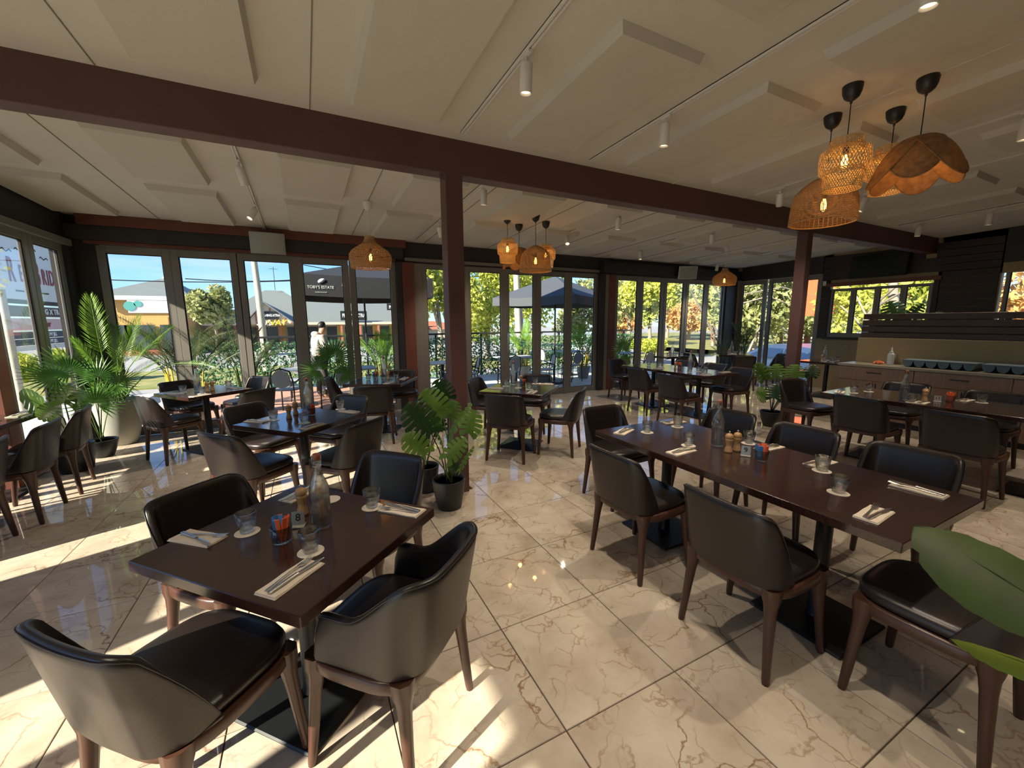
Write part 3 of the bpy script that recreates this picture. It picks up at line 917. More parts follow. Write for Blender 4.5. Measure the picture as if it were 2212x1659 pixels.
# ================================================================== TABLES
def table(label, x, y, lx, ly, deg, ped=((0, 0),), base='flat', group='dark wooden dining tables'):
    t = thing('dining_table', label, 'table', (x, y, 0), R(deg), group)
    part('tabletop', MB().cbox(-lx / 2, lx / 2, -ly / 2, ly / 2, .708, .75, .003), 'table', t)
    for px, py in ped:
        part('pedestal', MB().lathe([(.045, .02), (.038, .05), (.038, .62), (.045, .70)], 20, (px, py, 0)), 'pedestal', t)
        part('top_bracket', MB().cbox(px - .17, px + .17, py - .17, py + .17, .697, .7075, .002), 'pedestal', t)
        if base == 'flat':
            part('base_plate', MB().cbox(px - .225, px + .225, py - .225, py + .225, .001, .016, .006), 'pedestal', t)
        else:
            w, k = .24, .06
            part('base_plate', MB().rings([[(px + a * s, py + b * s, z) for a, b in ((-1, -1), (1, -1), (1, 1), (-1, 1))] for s, z in ((w, .001), (w, .012), (k, .06))], True, True, True, False), 'pedestal', t)
    return t
table('square dark table number eight set for four in the foreground', -0.08, 1.79, 0.745, 0.825, 42.7)
table('long dark table number nine set for many at the right', 2.40, 1.54, 0.84, 1.86, 0, ((-.03, .55), (-.03, -.5)))
table('square dark table reflecting blue sky behind table eight', -0.075, 4.02, 0.75, 0.75, 42.5)
table('dark table by the big stone pot near the left corner', -1.19, 6.32, 0.75, 0.75, 38)
table('square dark table just beyond the middle post', 2.43, 4.56, 0.80, 0.82, 43, base='pyramid')
table('dark table near the left glass doors', 0.98, 6.20, 0.82, 0.82, -30)
table('long dark table near the right windows and fan palm', 5.85, 5.10, 0.84, 1.86, 0, ((0, .5), (0, -.5)))
table('small dark table under the right front windows', 7.95, 7.02, 0.85, 0.42, 0)
table('dark table in the far right window corner', 9.62, 6.62, 0.75, 0.75, -45)
table('long dark table number eleven in front of the sideboard', 5.87, 1.55, 0.84, 2.1, 3, ((0, .6), (0, -.6)))
table('dark table below the kitchen window behind the far post', 9.62, 4.52, 0.75, 0.80, 0)
table('dark table at the left edge in the sun', -2.72, 4.94, 0.70, 1.55, 0, ((0, .45), (0, -.45)))

# ================================================================== TABLE SETTINGS
def tumbler_mesh(n=10):
    """faceted tumbler: heavy base, scalloped lower half"""
    prof = [(.022, 0), (.0265, .002), (.0285, .012), (.031, .026), (.0345, .040), (.0355, .046), (.0385, .085)]
    seg = 40
    rr = []
    for r, z in prof:
        amp = .0016 if z < .042 else 0
        rr.append([((r - amp * abs(math.cos(n * a / 2))) * math.cos(a), (r - amp * abs(math.cos(n * a / 2))) * math.sin(a), z) for a in [2 * PI * j / seg for j in range(seg)]])
    inner = [(.0365, .0853), (.0335, .046), (.030, .030), (.025, .018), (.010, .015), (.0, .015)]
    for r, z in inner: rr.append([(r * math.cos(a), r * math.sin(a), z) for a in [2 * PI * j / seg for j in range(seg)]])
    return MB().rings(rr, True, True, False).mesh('tumbler', 'glass')
TUM = tumbler_mesh()
COA = MB().lathe([(.044, 0), (.0465, .0006), (.0465, .0018), (.044, .0022)], 32).mesh('coaster', 'coaster')
NAP = None
def napkin_mesh():
    mb = MB()
    L, W = .205, .088
    for k in range(3):
        z = .0004 + k * .0022
        e = .002 * k
        nx, ny = 8, 3
        vs, fs = [], []
        for i in range(nx + 1):
            for j in range(ny + 1):
                x = -L / 2 + e + (L - 2 * e) * i / nx
                y = -W / 2 + e + (W - e) * j / ny
                wob = .0012 * math.sin(i * 1.3 + k) * (1 if k == 2 else 0)
                vs.append((x, y, z + .0018 + wob))
        vs2 = [(a, b, z) for a, b, c in vs]
        n = len(vs)
        for i in range(nx):
            for j in range(ny):
                q = i * (ny + 1) + j
                fs.append((q, q + ny + 1, q + ny + 2, q + 1))
        def bd():
            o = [i * (ny + 1) for i in range(nx + 1)] + [nx * (ny + 1) + j for j in range(1, ny + 1)] + [i * (ny + 1) + ny for i in range(nx - 1, -1, -1)] + [j for j in range(ny - 1, 0, -1)]
            return o
        b = bd()
        for i in range(len(b)):
            a, c = b[i], b[(i + 1) % len(b)]
            fs.append((a, c, c + n, a + n)[::-1])
        fs.append(tuple(n + i for i in b)[::-1])
        mb.add(vs + vs2, fs)
    return mb.mesh('napkin', 'paper')
NAP = napkin_mesh()
def cut_mesh():
    f = MB()
    # fork: handle, neck, head, four tines
    def ribbon(b, pts, t=.0016):
        rr = []
        for x, y, z, w in pts: rr.append([(x, y - w, z), (x, y + w, z), (x, y + w * .8, z + t), (x, y - w * .8, z + t)])
        b.rings(rr, True, True, True)
    ribbon(f, [(-.098, 0, .001, .0055), (-.085, 0, .001, .0068), (-.04, 0, .004, .0045), (.01, 0, .0065, .0028), (.032, 0, .006, .0034), (.043, 0, .0045, .0105), (.058, 0, .003, .0118)])
    for k in range(4):
        y = -.0094 + k * .0063
        ribbon(f, [(.057, y, .003, .0020), (.08, y, .0042, .0016), (.098, y, .008, .0009)], .0013)
    k = MB()
    ribbon(k, [(-.105, 0, .001, .0075), (-.06, 0, .0025, .0078), (-.005, 0, .004, .0058), (.0, 0, .004, .0072)], .006)
    ribbon(k, [(.0, .001, .003, .0085), (.05, .001, .0025, .0100), (.085, .0, .002, .0085), (.108, -.004, .002, .002)], .0016)
    return f.mesh('fork', 'steel'), k.mesh('table_knife', 'steel')
FORK, KNIFE = cut_mesh()
TZ = 0.7505
def tumbler(label, x, y, coaster=True):
    z = TZ
    if coaster:
        tag(link('coaster', COA, None, (x, y, z), (0, 0, rnd.uniform(0, 6))), 'coaster under the ' + label.replace('clear ', ''), 'coaster', 'white round coasters')
        z += .0024
    tag(link('tumbler', TUM, None, (x, y, z), (0, 0, rnd.uniform(0, 6))), label, 'glass', 'clear faceted tumblers')
def setting(where, x, y, deg, off=0.006, cross=0):
    """paper napkin with fork and knife"""
    a = R(deg)
    tag(link('paper_napkin', NAP, None, (x, y, TZ), (0, 0, a)), 'folded paper napkin ' + where, 'napkin', 'folded paper napkins')
    c, s = math.cos(a), math.sin(a)
    def pl(u, v): return (x + u * c - v * s, y + u * s + v * c, TZ + .0086)
    tag(link('fork', FORK, None, pl(.012, .016), (0, 0, a + R(2 + cross))), 'steel fork on the napkin ' + where, 'fork', 'steel forks')
    tag(link('table_knife', KNIFE, None, pl(.012, -.014), (0, 0, a + R(-3 - cross))), 'steel knife on the napkin ' + where, 'knife', 'steel knives')
def bottle_meshes():
    seg = 32
    out = [(.030, 0), (.0375, .004), (.039, .012), (.039, .165), (.0375, .178), (.031, .198), (.021, .222), (.0165, .240), (.0145, .262), (.0145, .272), (.0175, .276), (.0175, .282), (.0145, .286), (.0145, .292), (.0165, .294), (.0165, .300)]
    inn = [(.0118, .300), (.0115, .262), (.0135, .240), (.018, .222), (.028, .198), (.0345, .178), (.036, .165), (.036, .014), (.02, .010), (0, .010)]
    rr = []
    for r, z in out:
        fl = .0022 if .01 < z < .17 else 0
        rr.append([((r - fl * abs(math.cos(4 * a))) * math.cos(a), (r - fl * abs(math.cos(4 * a))) * math.sin(a), z) for a in [2 * PI * j / seg for j in range(seg)]])
    for r, z in inn: rr.append([(r * math.cos(a), r * math.sin(a), z) for a in [2 * PI * j / seg for j in range(seg)]])
    gl = MB().rings(rr, True, True, False).mesh('glass_body', 'glass')
    wt = MB().lathe([(.0, .0105), (.0325, .0145), (.0335, .02), (.0335, .13), (0, .13)], 28).mesh('water', 'water')
    st = MB().lathe([(.011, .292), (.0135, .301), (.015, .306), (.015, .314), (.011, .320), (0, .322)], 18).mesh('stopper', 'cork')
    wr = MB()
    for sg in (-1, 1):
        wr.tube([(sg * .002, 0, .322), (sg * .012, .0, .321), (sg * .0175, 0, .31), (sg * .0195, .004, .285), (sg * .0185, .012, .262), (sg * .012, .016, .258)], .0012, 5)
    ring = [(.0168 * math.cos(a), .0168 * math.sin(a), .268) for a in [2 * PI * j / 16 for j in range(17)]]
    wr.tube(ring, .0012, 5)
    return gl, wt, st, wr.mesh('wire_bail', 'steel')
BOT = bottle_meshes()
def bottle(label, x, y, rz=0.3):
    t = thing('water_bottle', label, 'bottle', (x, y, TZ), rz, 'clear swing top water bottles')
    for nm, me in zip(('glass_body', 'water', 'stopper', 'wire_bail'), BOT): link(nm, me, t)
MILL = (MB().lathe([(.022, 0), (.0245, .003), (.0245, .012), (.021, .018), (.0225, .024), (.0165, .036), (.0155, .048), (.0185, .066), (.0235, .08), (.0240, .086), (.0215, .092)], 24).mesh('mill_body', 'mill'),
        MB().lathe([(.0215, .093), (.0245, .097), (.0245, .107), (.020, .118), (.0105, .124), (.006, .126)], 24).mesh('mill_head', 'mill'),
        MB().lathe([(.003, .126), (.003, .130), (.0055, .133), (.0055, .137), (.003, .140), (0, .1405)], 12).mesh('knob', 'steel'))
def mill(label, x, y):
    t = thing('pepper_mill', label, 'pepper mill', (x, y, TZ), 0, 'turned beech pepper mills')
    for nm, me in zip(('mill_body', 'mill_head', 'knob'), MILL): link(nm, me, t)
SUG = MB().rings([[(r * math.cos(a), r * math.sin(a), z) for a in [2 * PI * j / 28 for j in range(28)]] for r, z in ((.031, 0), (.034, .003), (.0405, .066), (.0385, .0665), (.0325, .008), (.01, .006), (0, .006))], True, True, False).mesh('sugar_glass', 'glass')
def sachets(label, x, y, both=True):
    t = thing('sugar_glass', label, 'sugar holder', (x, y, TZ), 0, 'glasses of sugar sachets')
    link('glass_cup', SUG, t)
    r2 = random.Random(int(x * 100))
    for k in range(12):
        m = 'orange' if (k < 7 or not both) else 'blue'
        a = (k - 3) * .55 if m == 'orange' else (k - 9.5) * .55 + PI * .9
        rr = .006 + .014 * r2.random()
        L = .085 + .012 * r2.random()
        b = MB()
        w = .0075
        pts = [(0, .0, .0035), (.002, L * .5, .005), (.0, L, .0025)]
        ring = [[(-w, -th, z), (w, -th, z), (w, th, z), (-w, th, z)] for _, z, th in pts]
        b.rings(ring, True, True, True, False)
        part('sachet', b, m, t, (rr * math.cos(a), rr * math.sin(a), .0085), (R(-13 + 6 * r2.random()) , R(8 * (r2.random() - .5)), a + PI / 2 + r2.uniform(-.4, .4) + PI))
def number(label, s, x, y, deg):
    t = thing('table_number', label, 'table number', (x, y, TZ), R(deg), 'table number stands')
    part('foot', MB().cbox(-.028, .028, -.022, .022, 0, .006, .001), 'plate', t)
    p = part('number_plate', MB().cbox(-.026, .026, -.0012, .0012, .006, .062, .0004), 'plate', t, rot=(R(-12), 0, 0))
    text('digit', s, .042, 'ink', p, (0, -.0018, .036), (R(90), 0, 0), .0003, bold=.0008)
def lay():
    # table eight
    tumbler('clear tumbler on table eight at its left, behind the napkin', -0.27, 1.88)
    tumbler('clear tumbler on table eight in front, next to the sugar sachets', -0.04, 1.60)
    tumbler('clear tumbler on table eight at its right, by the far napkin', 0.22, 1.88)
    tag(link('coaster', COA, None, (0.05, 2.06, TZ)), 'white coaster on table eight behind the water bottle', 'coaster', 'white round coasters')
    setting('at the left side of table eight', -0.44, 1.91, -42, cross=9)
    setting('at the near edge of table eight', -0.10, 1.45, 44)
    setting('at the right side of table eight', 0.335, 1.78, 133, cross=3)
    setting('at the far side of table eight behind the bottle', -0.07, 2.20, -137)
    bottle('swing top water bottle on table eight', 0.005, 1.79)
    mill('beech pepper mill behind the bottle on table eight', -0.068, 1.955)
    mill('second beech mill hidden behind the bottle on table eight', -0.01, 1.935)
    sachets('glass of orange and blue sugar sachets on table eight', -0.14, 1.735)
    number('brushed metal stand with number eight', '8', -0.085, 1.84, -16)
    # table nine
    for lab, x, y in (('clear tumbler on table nine at the far left corner', 2.29, 2.23), ('clear tumbler on table nine at the far end, right one', 2.63, 2.24), ('clear tumbler on table nine left of the bottle near the edge', 2.29, 1.85),
                      ('clear tumbler on table nine in the middle of the right half', 2.56, 1.17), ('clear tumbler on table nine nearest the front edge', 2.30, 0.97), ('clear tumbler on table nine behind the pepper mills', 2.70, 1.69)):
        tumbler(lab, x, y)
    for w, x, y, d in (('at the far left corner of table nine', 2.15, 2.33, 25), ('on table nine left of the bottle', 2.14, 1.78, 5), ('at the far right corner of table nine', 2.72, 2.36, 170), ('on table nine at the far long side, middle', 2.69, 1.24, 178),
                       ('on table nine behind the mills', 2.72, 1.56, 178), ('on table nine at the near right end, front', 2.17, 0.775, 5), ('on table nine at the near right end, back', 2.68, 0.80, 92)):
        setting(w, x, y, d, cross=2)
    bottle('tall swing top water bottle on table nine', 2.46, 1.76)
    mill('left beech pepper mill on table nine', 2.405, 1.635)
    mill('right beech pepper mill on table nine', 2.475, 1.625)
    sachets('glass of orange sugar sachets on table nine', 2.435, 1.44)
    number('brushed metal stand with number nine', '9', 2.43, 1.535, -58)
    # table behind table eight
    for lab, x, y in (('tumbler on the sky reflecting table, left of the mills', -0.30, 4.06), ('tumbler on the sky reflecting table, in front of the mills', -0.06, 3.82), ('tumbler on the sky reflecting table at its right corner', 0.26, 4.28)):
        tumbler(lab, x, y)
    for w, x, y, d in (('at the left corner of the sky reflecting table', -0.43, 4.08, -42), ('at the near corner of the sky reflecting table', 0.0, 3.66, 44), ('at the right corner of the sky reflecting table', 0.32, 4.10, 133)):
        setting(w, x, y, d)
    bottle('swing top bottle on the sky reflecting table behind table eight', -0.02, 4.36)
    mill('nearer beech mill on the sky reflecting table', -0.18, 4.07)
    mill('farther beech mill on the sky reflecting table', -0.13, 4.22)
    sachets('glass of blue and orange sachets on the sky reflecting table', 0.0, 4.14)
    # table eleven
    for lab, x, y in (('tumbler at the left end of table eleven, front one', 5.66, 2.36), ('tumbler at the left end of table eleven, back one', 5.92, 2.32), ('tumbler beside the bottle on table eleven', 5.52, 1.80), ('tumbler at the right part of table eleven', 6.12, 1.46)):
        tumbler(lab, x, y)
    for w, x, y, d in (('at the left end of table eleven', 5.58, 2.46, 20), ('on table eleven in front of the bottle', 5.58, 1.74, 5), ('on table eleven at the far right side', 6.14, 1.58, 178)):
        setting(w, x, y, d)
    bottle('swing top water bottle on table eleven', 5.62, 1.90)
    mill('front beech mill on table eleven', 5.72, 1.765)
    mill('rear beech mill on table eleven', 5.80, 1.79)
    sachets('glass of orange sachets on table eleven', 5.91, 1.63, False)
    number('small white stand with number eleven', '11', 5.80, 1.69, -66)
    # table beyond the middle post
    for lab, x, y in (('tumbler on the table beyond the middle post, left of the bottle', 2.33, 4.78), ('tumbler on the table beyond the middle post, before the bottle', 2.41, 4.58), ('tumbler on the table beyond the middle post, nearest', 2.47, 4.40), ('tumbler on the table beyond the middle post, by the right napkin', 2.78, 4.78)):
        tumbler(lab, x, y)
    for w, x, y, d in (('on the table beyond the middle post, left', 2.14, 4.68, -42), ('on the table beyond the middle post, front', 2.40, 4.20, 44), ('on the table beyond the middle post, right', 2.88, 4.66, 133)):
        setting(w, x, y, d)
    bottle('swing top bottle on the table beyond the middle post', 2.48, 4.86)
    mill('beech mill on the table beyond the middle post', 2.58, 4.83)
    sachets('glass of sachets on the table beyond the middle post', 2.52, 4.66)
    # long window table
    for lab, x, y in (('tumbler at the far left of the long window table', 5.81, 5.69), ('second tumbler at the far left of the long window table', 5.86, 5.46), ('tumbler of the front trio on the long window table, left', 5.62, 4.60), ('tumbler of the front trio on the long window table, middle', 5.82, 4.60),
                      ('tumbler of the front trio on the long window table, right', 5.68, 4.36), ('tumbler at the right edge of the long window table', 6.15, 4.72)):
        tumbler(lab, x, y)
    for w, x, y, d in (('on the long window table, left', 5.62, 5.26, 5), ('on the long window table, front', 5.60, 4.28, 5), ('on the long window table, right', 6.12, 4.34, 178)):
        setting(w, x, y, d)
    bottle('swing top bottle on the long window table', 6.04, 4.95)
    mill('beech mill on the long window table', 5.80, 5.06)
    sachets('glass of orange sachets on the long window table', 6.0, 5.14, False)
    # table near the left doors
    for lab, x, y in (('leftmost tumbler on the table near the left doors', 0.80, 6.34), ('second tumbler on the table near the left doors', 0.88, 6.20), ('third tumbler on the table near the left doors', 0.98, 6.10), ('tumbler before the mill on the table near the left doors', 1.08, 6.00), ('rightmost tumbler on the table near the left doors', 1.20, 6.30)):
        tumbler(lab, x, y, False)
    setting('on the table near the left doors, right', 1.30, 6.20, 60)
    setting('on the table near the left doors, front', 1.0, 5.84, 60)
    bottle('swing top bottle on the table near the left doors', 1.06, 6.50)
    mill('beech mill on the table near the left doors', 1.08, 6.26)
    sachets('glass of sachets on the table near the left doors', 0.92, 6.46)
    # table by the stone pot
    for lab, x, y in (('tumbler on the table by the stone pot, left', -1.40, 6.28), ('tumbler on the table by the stone pot, front', -1.17, 6.06), ('tumbler on the table by the stone pot, right', -0.96, 6.50)):
        tumbler(lab, x, y)
    setting('on the table by the stone pot, left', -1.47, 6.20, -42)
    setting('on the table by the stone pot, front', -1.16, 5.90, 44)
    setting('on the table by the stone pot, right', -0.88, 6.38, 120)
    bottle('swing top bottle on the table by the stone pot', -1.26, 6.32)
    mill('left beech mill on the table by the stone pot', -1.14, 6.20)
    mill('right beech mill on the table by the stone pot', -1.10, 6.28)
    # small far tables
    for w, tx, ty in (('small table under the right windows', 7.95, 7.02), ('corner window table', 9.62, 6.62), ('table below the kitchen window', 9.62, 4.52)):
        tumbler('left tumbler on the ' + w, tx - .22, ty - .05)
        tumbler('middle tumbler on the ' + w, tx - .08, ty - .12)
        tumbler('right tumbler on the ' + w, tx + .2, ty - .08)
        setting('on the ' + w, tx + .05, ty + .05, 0)
        bottle('swing top bottle on the ' + w, tx + .08, ty + .1)
        mill('beech mill on the ' + w, tx - .02, ty + .09)
    # left edge table
    tumbler('tumbler on the sunny table at the left edge', -2.52, 5.22)
    setting('on the sunny table at the left edge', -2.47, 5.45, 90)
    setting('on the sunny table at the left edge, nearer', -2.50, 4.75, 178)
lay()

# ================================================================== LAMPS
def lamp_light(kind, parent, loc, energy, color, **kw):
    l = bpy.data.lights.new('lamp_light', kind)
    l.energy = energy
    l.color = color
    for k, v in kw.items(): setattr(l, k, v)
    o = bpy.data.objects.new('lamp_light', l)
    COL.objects.link(o)
    o.parent = parent
    o.location = loc
    return o
def interp(prof, t):
    n = len(prof) - 1
    i = min(int(t * n), n - 1)
    f = t * n - i
    return prof[i][0] + (prof[i + 1][0] - prof[i][0]) * f, prof[i][1] + (prof[i + 1][1] - prof[i][1]) * f
def ribbons(prof, N, turn, seg, w, off=0.0, z0=0):
    mb = MB()
    for k in range(N):
        a0 = 2 * PI * k / N
        vs = []
        for i in range(seg + 1):
            t = i / seg
            r, z = interp(prof, t)
            a = a0 + turn * t
            da = w / max(r, .02)
            for s in (-1, 1):
                vs.append(((r + off) * math.cos(a + s * da), (r + off) * math.sin(a + s * da), z + z0))
        mb.add(vs, [(2 * i, 2 * i + 1, 2 * i + 3, 2 * i + 2) for i in range(seg)])
    return mb
def hoop(r, z, t=.004, n=36):
    return [(r * math.cos(2 * PI * j / n), r * math.sin(2 * PI * j / n), z) for j in range(n + 1)]
def pendant(label, x, y, top, kind, white=False, energy=1.3, size=1.0):
    zc = CZ(y)
    t = thing('pendant_lamp', label, 'pendant lamp', (x, y, zc), 0, 'woven pendant lamps')
    cm = 'white' if white else 'black'
    part('ceiling_cup', MB().lathe([(.058, 0), (.058, -.012), (.054, -.045), (.042, -.075), (.022, -.092), (.008, -.097), (.007, -.112), (0, -.113)], 24), cm, t)
    zt = top - zc
    if kind == 'bell': zb = zt - .14
    elif kind == 'dome': zb = zt - .10
    elif kind == 'petal': zb = zt - .06
    else: zb = zt - .04
    part('cord', MB().tube([(0, 0, -.11), (.002, 0, (zb - .1) / 2), (0, 0, zb)], .0035, 6), cm, t)
    part('socket', MB().lathe([(.004, zb + .004), (.016, zb), (.019, zb - .05), (0, zb - .05)], 14), 'black', t)
    b = part('bulb', MB().lathe([(.012, zb - .05), (.016, zb - .07), (.030, zb - .10), (.030, zb - .13), (.018, zb - .155), (0, zb - .162)], 16), 'amber', t)
    f = MB()
    for k in range(6):
        a = PI * k / 3
        f.tube([(.006 * math.cos(a), .006 * math.sin(a), zb - .06), (.016 * math.cos(a), .016 * math.sin(a), zb - .10), (.013 * math.cos(a), .013 * math.sin(a), zb - .14)], .0032, 5)
    part('filament', f, 'bulb', b)
    s = size
    if kind == 'bamboo':
        m = MB()
        tiers = (((.088, 0), (.094, -.03), (.092, -.075)), ((.108, -.055), (.140, -.075), (.146, -.13), (.140, -.205), (.118, -.225)), ((.112, -.20), (.114, -.25), (.108, -.325)))
        for pr in tiers:
            pr = [(r * s, z * s + zt) for r, z in pr]
            for sg, of in ((1, 0), (-1, .002)):
                q = ribbons(pr, 46, sg * 1.15 * (pr[0][1] - pr[-1][1]) / .2, 8, .0028, of)
                m.add(q.v, q.f)
        for r, z in ((.088, 0), (.092, -.075), (.108, -.055), (.118, -.225), (.112, -.20), (.108, -.325)):
            m.tube(hoop(r * s, z * s + zt), .003, 5)
        part('shade', m, 'bamboo', t)
    elif kind == 'dome':
        m = MB()
        pr = [(.035, 0), (.085, -.02), (.150, -.065), (.195, -.12), (.212, -.19), (.218, -.26), (.222, -.34)]
        pr = [(r * s, z * s + zt) for r, z in pr]
        q = ribbons(pr, 44, 0, 12, .0022)
        m.add(q.v, q.f)
        for i in range(46):
            r, z = interp(pr, (i + .5) / 46)
            nn = 88
            path = [((r + (.0035 if j % 2 == i % 2 else -.0035)) * math.cos(2 * PI * j / nn), (r + (.0035 if j % 2 == i % 2 else -.0035)) * math.sin(2 * PI * j / nn), z) for j in range(nn + 1)]
            m.tube(path, .0026, 4)
        m.tube(hoop(.222 * s, -.34 * s + zt), .006, 6)
        m.tube(hoop(.036 * s, zt), .005, 6)
        part('shade', m, 'rattan', t)
    elif kind == 'bell':
        m = MB()
        pr = [(.055, 0), (.062, -.035), (.085, -.075), (.150, -.12), (.215, -.165), (.248, -.215), (.250, -.27), (.240, -.32), (.232, -.37)]
        pr = [(r * s, z * s + zt) for r, z in pr]
        for sg, of in ((1, 0), (-1, .002)):
            q = ribbons(pr, 54, sg * .85, 16, .0036, of)
            m.add(q.v, q.f)
        for i in range(15):
            r, z = interp(pr, .35 + .65 * i / 14)
            m.tube(hoop(r + .001, z, n=48), .0028, 4)
        for k in (0, -1): m.tube(hoop(pr[k][0], pr[k][1]), .006, 6)
        part('shade', m, 'rattan', t)
    elif kind == 'petal':
        for k in range(6):
            m = MB()
            a = 2 * PI * k / 6 + .3
            nu, nv = 12, 12
            rr = .0 if k % 2 else .012
            vs = []
            for i in range(nu + 1):
                for j in range(nv + 1):
                    u, v = -1 + 2 * i / nu, -1 + 2 * j / nv
                    # square to disc
                    du = u * math.sqrt(1 - v * v / 2); dv = v * math.sqrt(1 - u * u / 2)
                    px = du * .165
                    d = (dv + 1) / 2 * .30
                    th = d / .27
                    rad = .05 + (.21 + rr) * math.sin(th * 1.05)
                    zz = -(.40) * (1 - math.cos(th * 1.18)) - .003 * (1 + math.sin(i * 3.1) * math.sin(j * 3.1))
                    aa = a + px / max(rad, .1) * .95
                    vs.append((rad * math.cos(aa) * s, rad * math.sin(aa) * s, zz * s + zt + .004 * (k % 2)))
            m.add(vs, [(i * (nv + 1) + j, (i + 1) * (nv + 1) + j, (i + 1) * (nv + 1) + j + 1, i * (nv + 1) + j + 1) for i in range(nu) for j in range(nv)], True)
            edge = [vs[i * (nv + 1)] for i in range(nu + 1)] + [vs[nu * (nv + 1) + j] for j in range(1, nv + 1)] + [vs[i * (nv + 1) + nv] for i in range(nu - 1, -1, -1)] + [vs[j] for j in range(nv - 1, -1, -1)]
            m.tube(edge, .005, 5)
            part('petal', m, 'petal', t)
    lamp_light('POINT', t, (0, 0, zb - .11), energy, (1, .70, .38), shadow_soft_size=.03)
    return t
pendant('three tiered bamboo lattice pendant in front of the right cluster', 3.40, 1.63, 2.815, 'bamboo')
pendant('scalloped petal pendant at the right of the near cluster', 3.75, 1.37, 2.79, 'petal')
pendant('open wicker dome pendant hanging lowest in the near right cluster', 3.73, 1.90, 2.70, 'dome')
pendant('orange bamboo pendant behind the petal lamp', 4.07, 1.65, 2.886, 'bamboo')
pendant('three tiered bamboo pendant at the left of the middle cluster', 2.65, 5.35, 2.752, 'bamboo')
pendant('scalloped petal pendant behind the middle cluster', 3.00, 5.66, 2.70, 'petal')
pendant('wicker dome pendant in front of the middle cluster', 2.97, 5.11, 2.640, 'dome')
pendant('bamboo pendant at the right back of the middle cluster', 3.29, 5.36, 2.72, 'bamboo')
pendant('bell shaped basket pendant on a white cord by the left doors', 0.80, 5.45, 2.639, 'bell', True, .8)
pendant('small basket pendant on a white cord near the right corner', 7.55, 5.50, 2.620, 'bell', True, .8, .88)

def tracks():
    for lab, x, ya, yb in (('white lighting track in the middle of the near ceiling', 1.25, -1.6, 3.32), ('white lighting track right of the near middle one', 2.53, -1.6, 3.32), ('white lighting track above the near pendant cluster', 4.98, -1.6, 3.30), ('white lighting track at the right above table eleven', 6.20, -1.6, 3.30),
                           ('white lighting track above the sideboard', 8.72, -1.6, 3.30), ('lighting track at the left beyond the beam', -0.42, 3.70, 7.38), ('lighting track beyond the beam above the middle table', 1.84, 3.70, 7.30), ('lighting track beyond the beam right of the middle cluster', 3.97, 3.70, 7.30),
                           ('lighting track beyond the beam above the long window table', 6.06, 3.70, 7.30), ('lighting track beyond the beam near the right corner', 9.05, 3.70, 7.20), ('white lighting track at the near left, above the viewer', -1.1, -2.4, 1.6)):
        m = MB()
        n = 6
        a, b = CZ(ya), CZ(yb)
        for x0, x1, d in ((-.017, -.006, .018), (.006, .017, .018), (-.017, .017, .006)):
            m.add([(x + x0, ya, a - d), (x + x1, ya, a - d), (x + x1, yb, b - d), (x + x0, yb, b - d), (x + x0, ya, a), (x + x1, ya, a), (x + x1, yb, b), (x + x0, yb, b)],
                  [(0, 3, 2, 1), (0, 1, 5, 4), (1, 2, 6, 5), (2, 3, 7, 6), (3, 0, 4, 7)])
        tag(part('lighting_track', m, 'white'), lab, 'light track', 'white lighting tracks')
tracks()
SPB = MB().lathe([(.034, .0), (.036, -.004), (.036, -.150), (.0345, -.153), (.031, -.153), (.030, -.138), (0, -.137)], 28).mesh('lamp_body', 'white')
SPL = MB().lathe([(.0, -.1385), (.029, -.1385), (.029, -.1392), (0, -.1392)], 24).mesh('lamp_face', 'lens')
SPA = MB().cbox(-.013, .013, -.045, .045, -.035, -.017, .002).lathe([(.007, -.07), (.007, -.033)], 10).cbox(-.012, .012, -.016, .016, -.085, -.06, .002).mesh('track_adapter', 'white')
SPE = 62.0
def spot(label, x, y, tilt=0, az=0, e=1.0):
    t = thing('track_spotlight', label, 'spotlight', (x, y, CZ(y)), 0, 'white track spotlights')
    link('track_adapter', SPA, t)
    b = link('lamp_body', SPB, t, (0, 0, -.072), (R(tilt), 0, R(az)))
    b.rotation_mode = 'XYZ'
    link('lamp_face', SPL, b)
    d = Matrix.Rotation(R(az), 3, 'Z') @ Matrix.Rotation(R(tilt), 3, 'X') @ Vector((0, 0, -1))
    o = lamp_light('SPOT', t, Vector((0, 0, -.072)) + d * .16, SPE * e, (1, .85, .66), spot_size=R(86), spot_blend=.7, shadow_soft_size=.025)
    o.rotation_euler = d.to_track_quat('-Z', 'Y').to_euler()
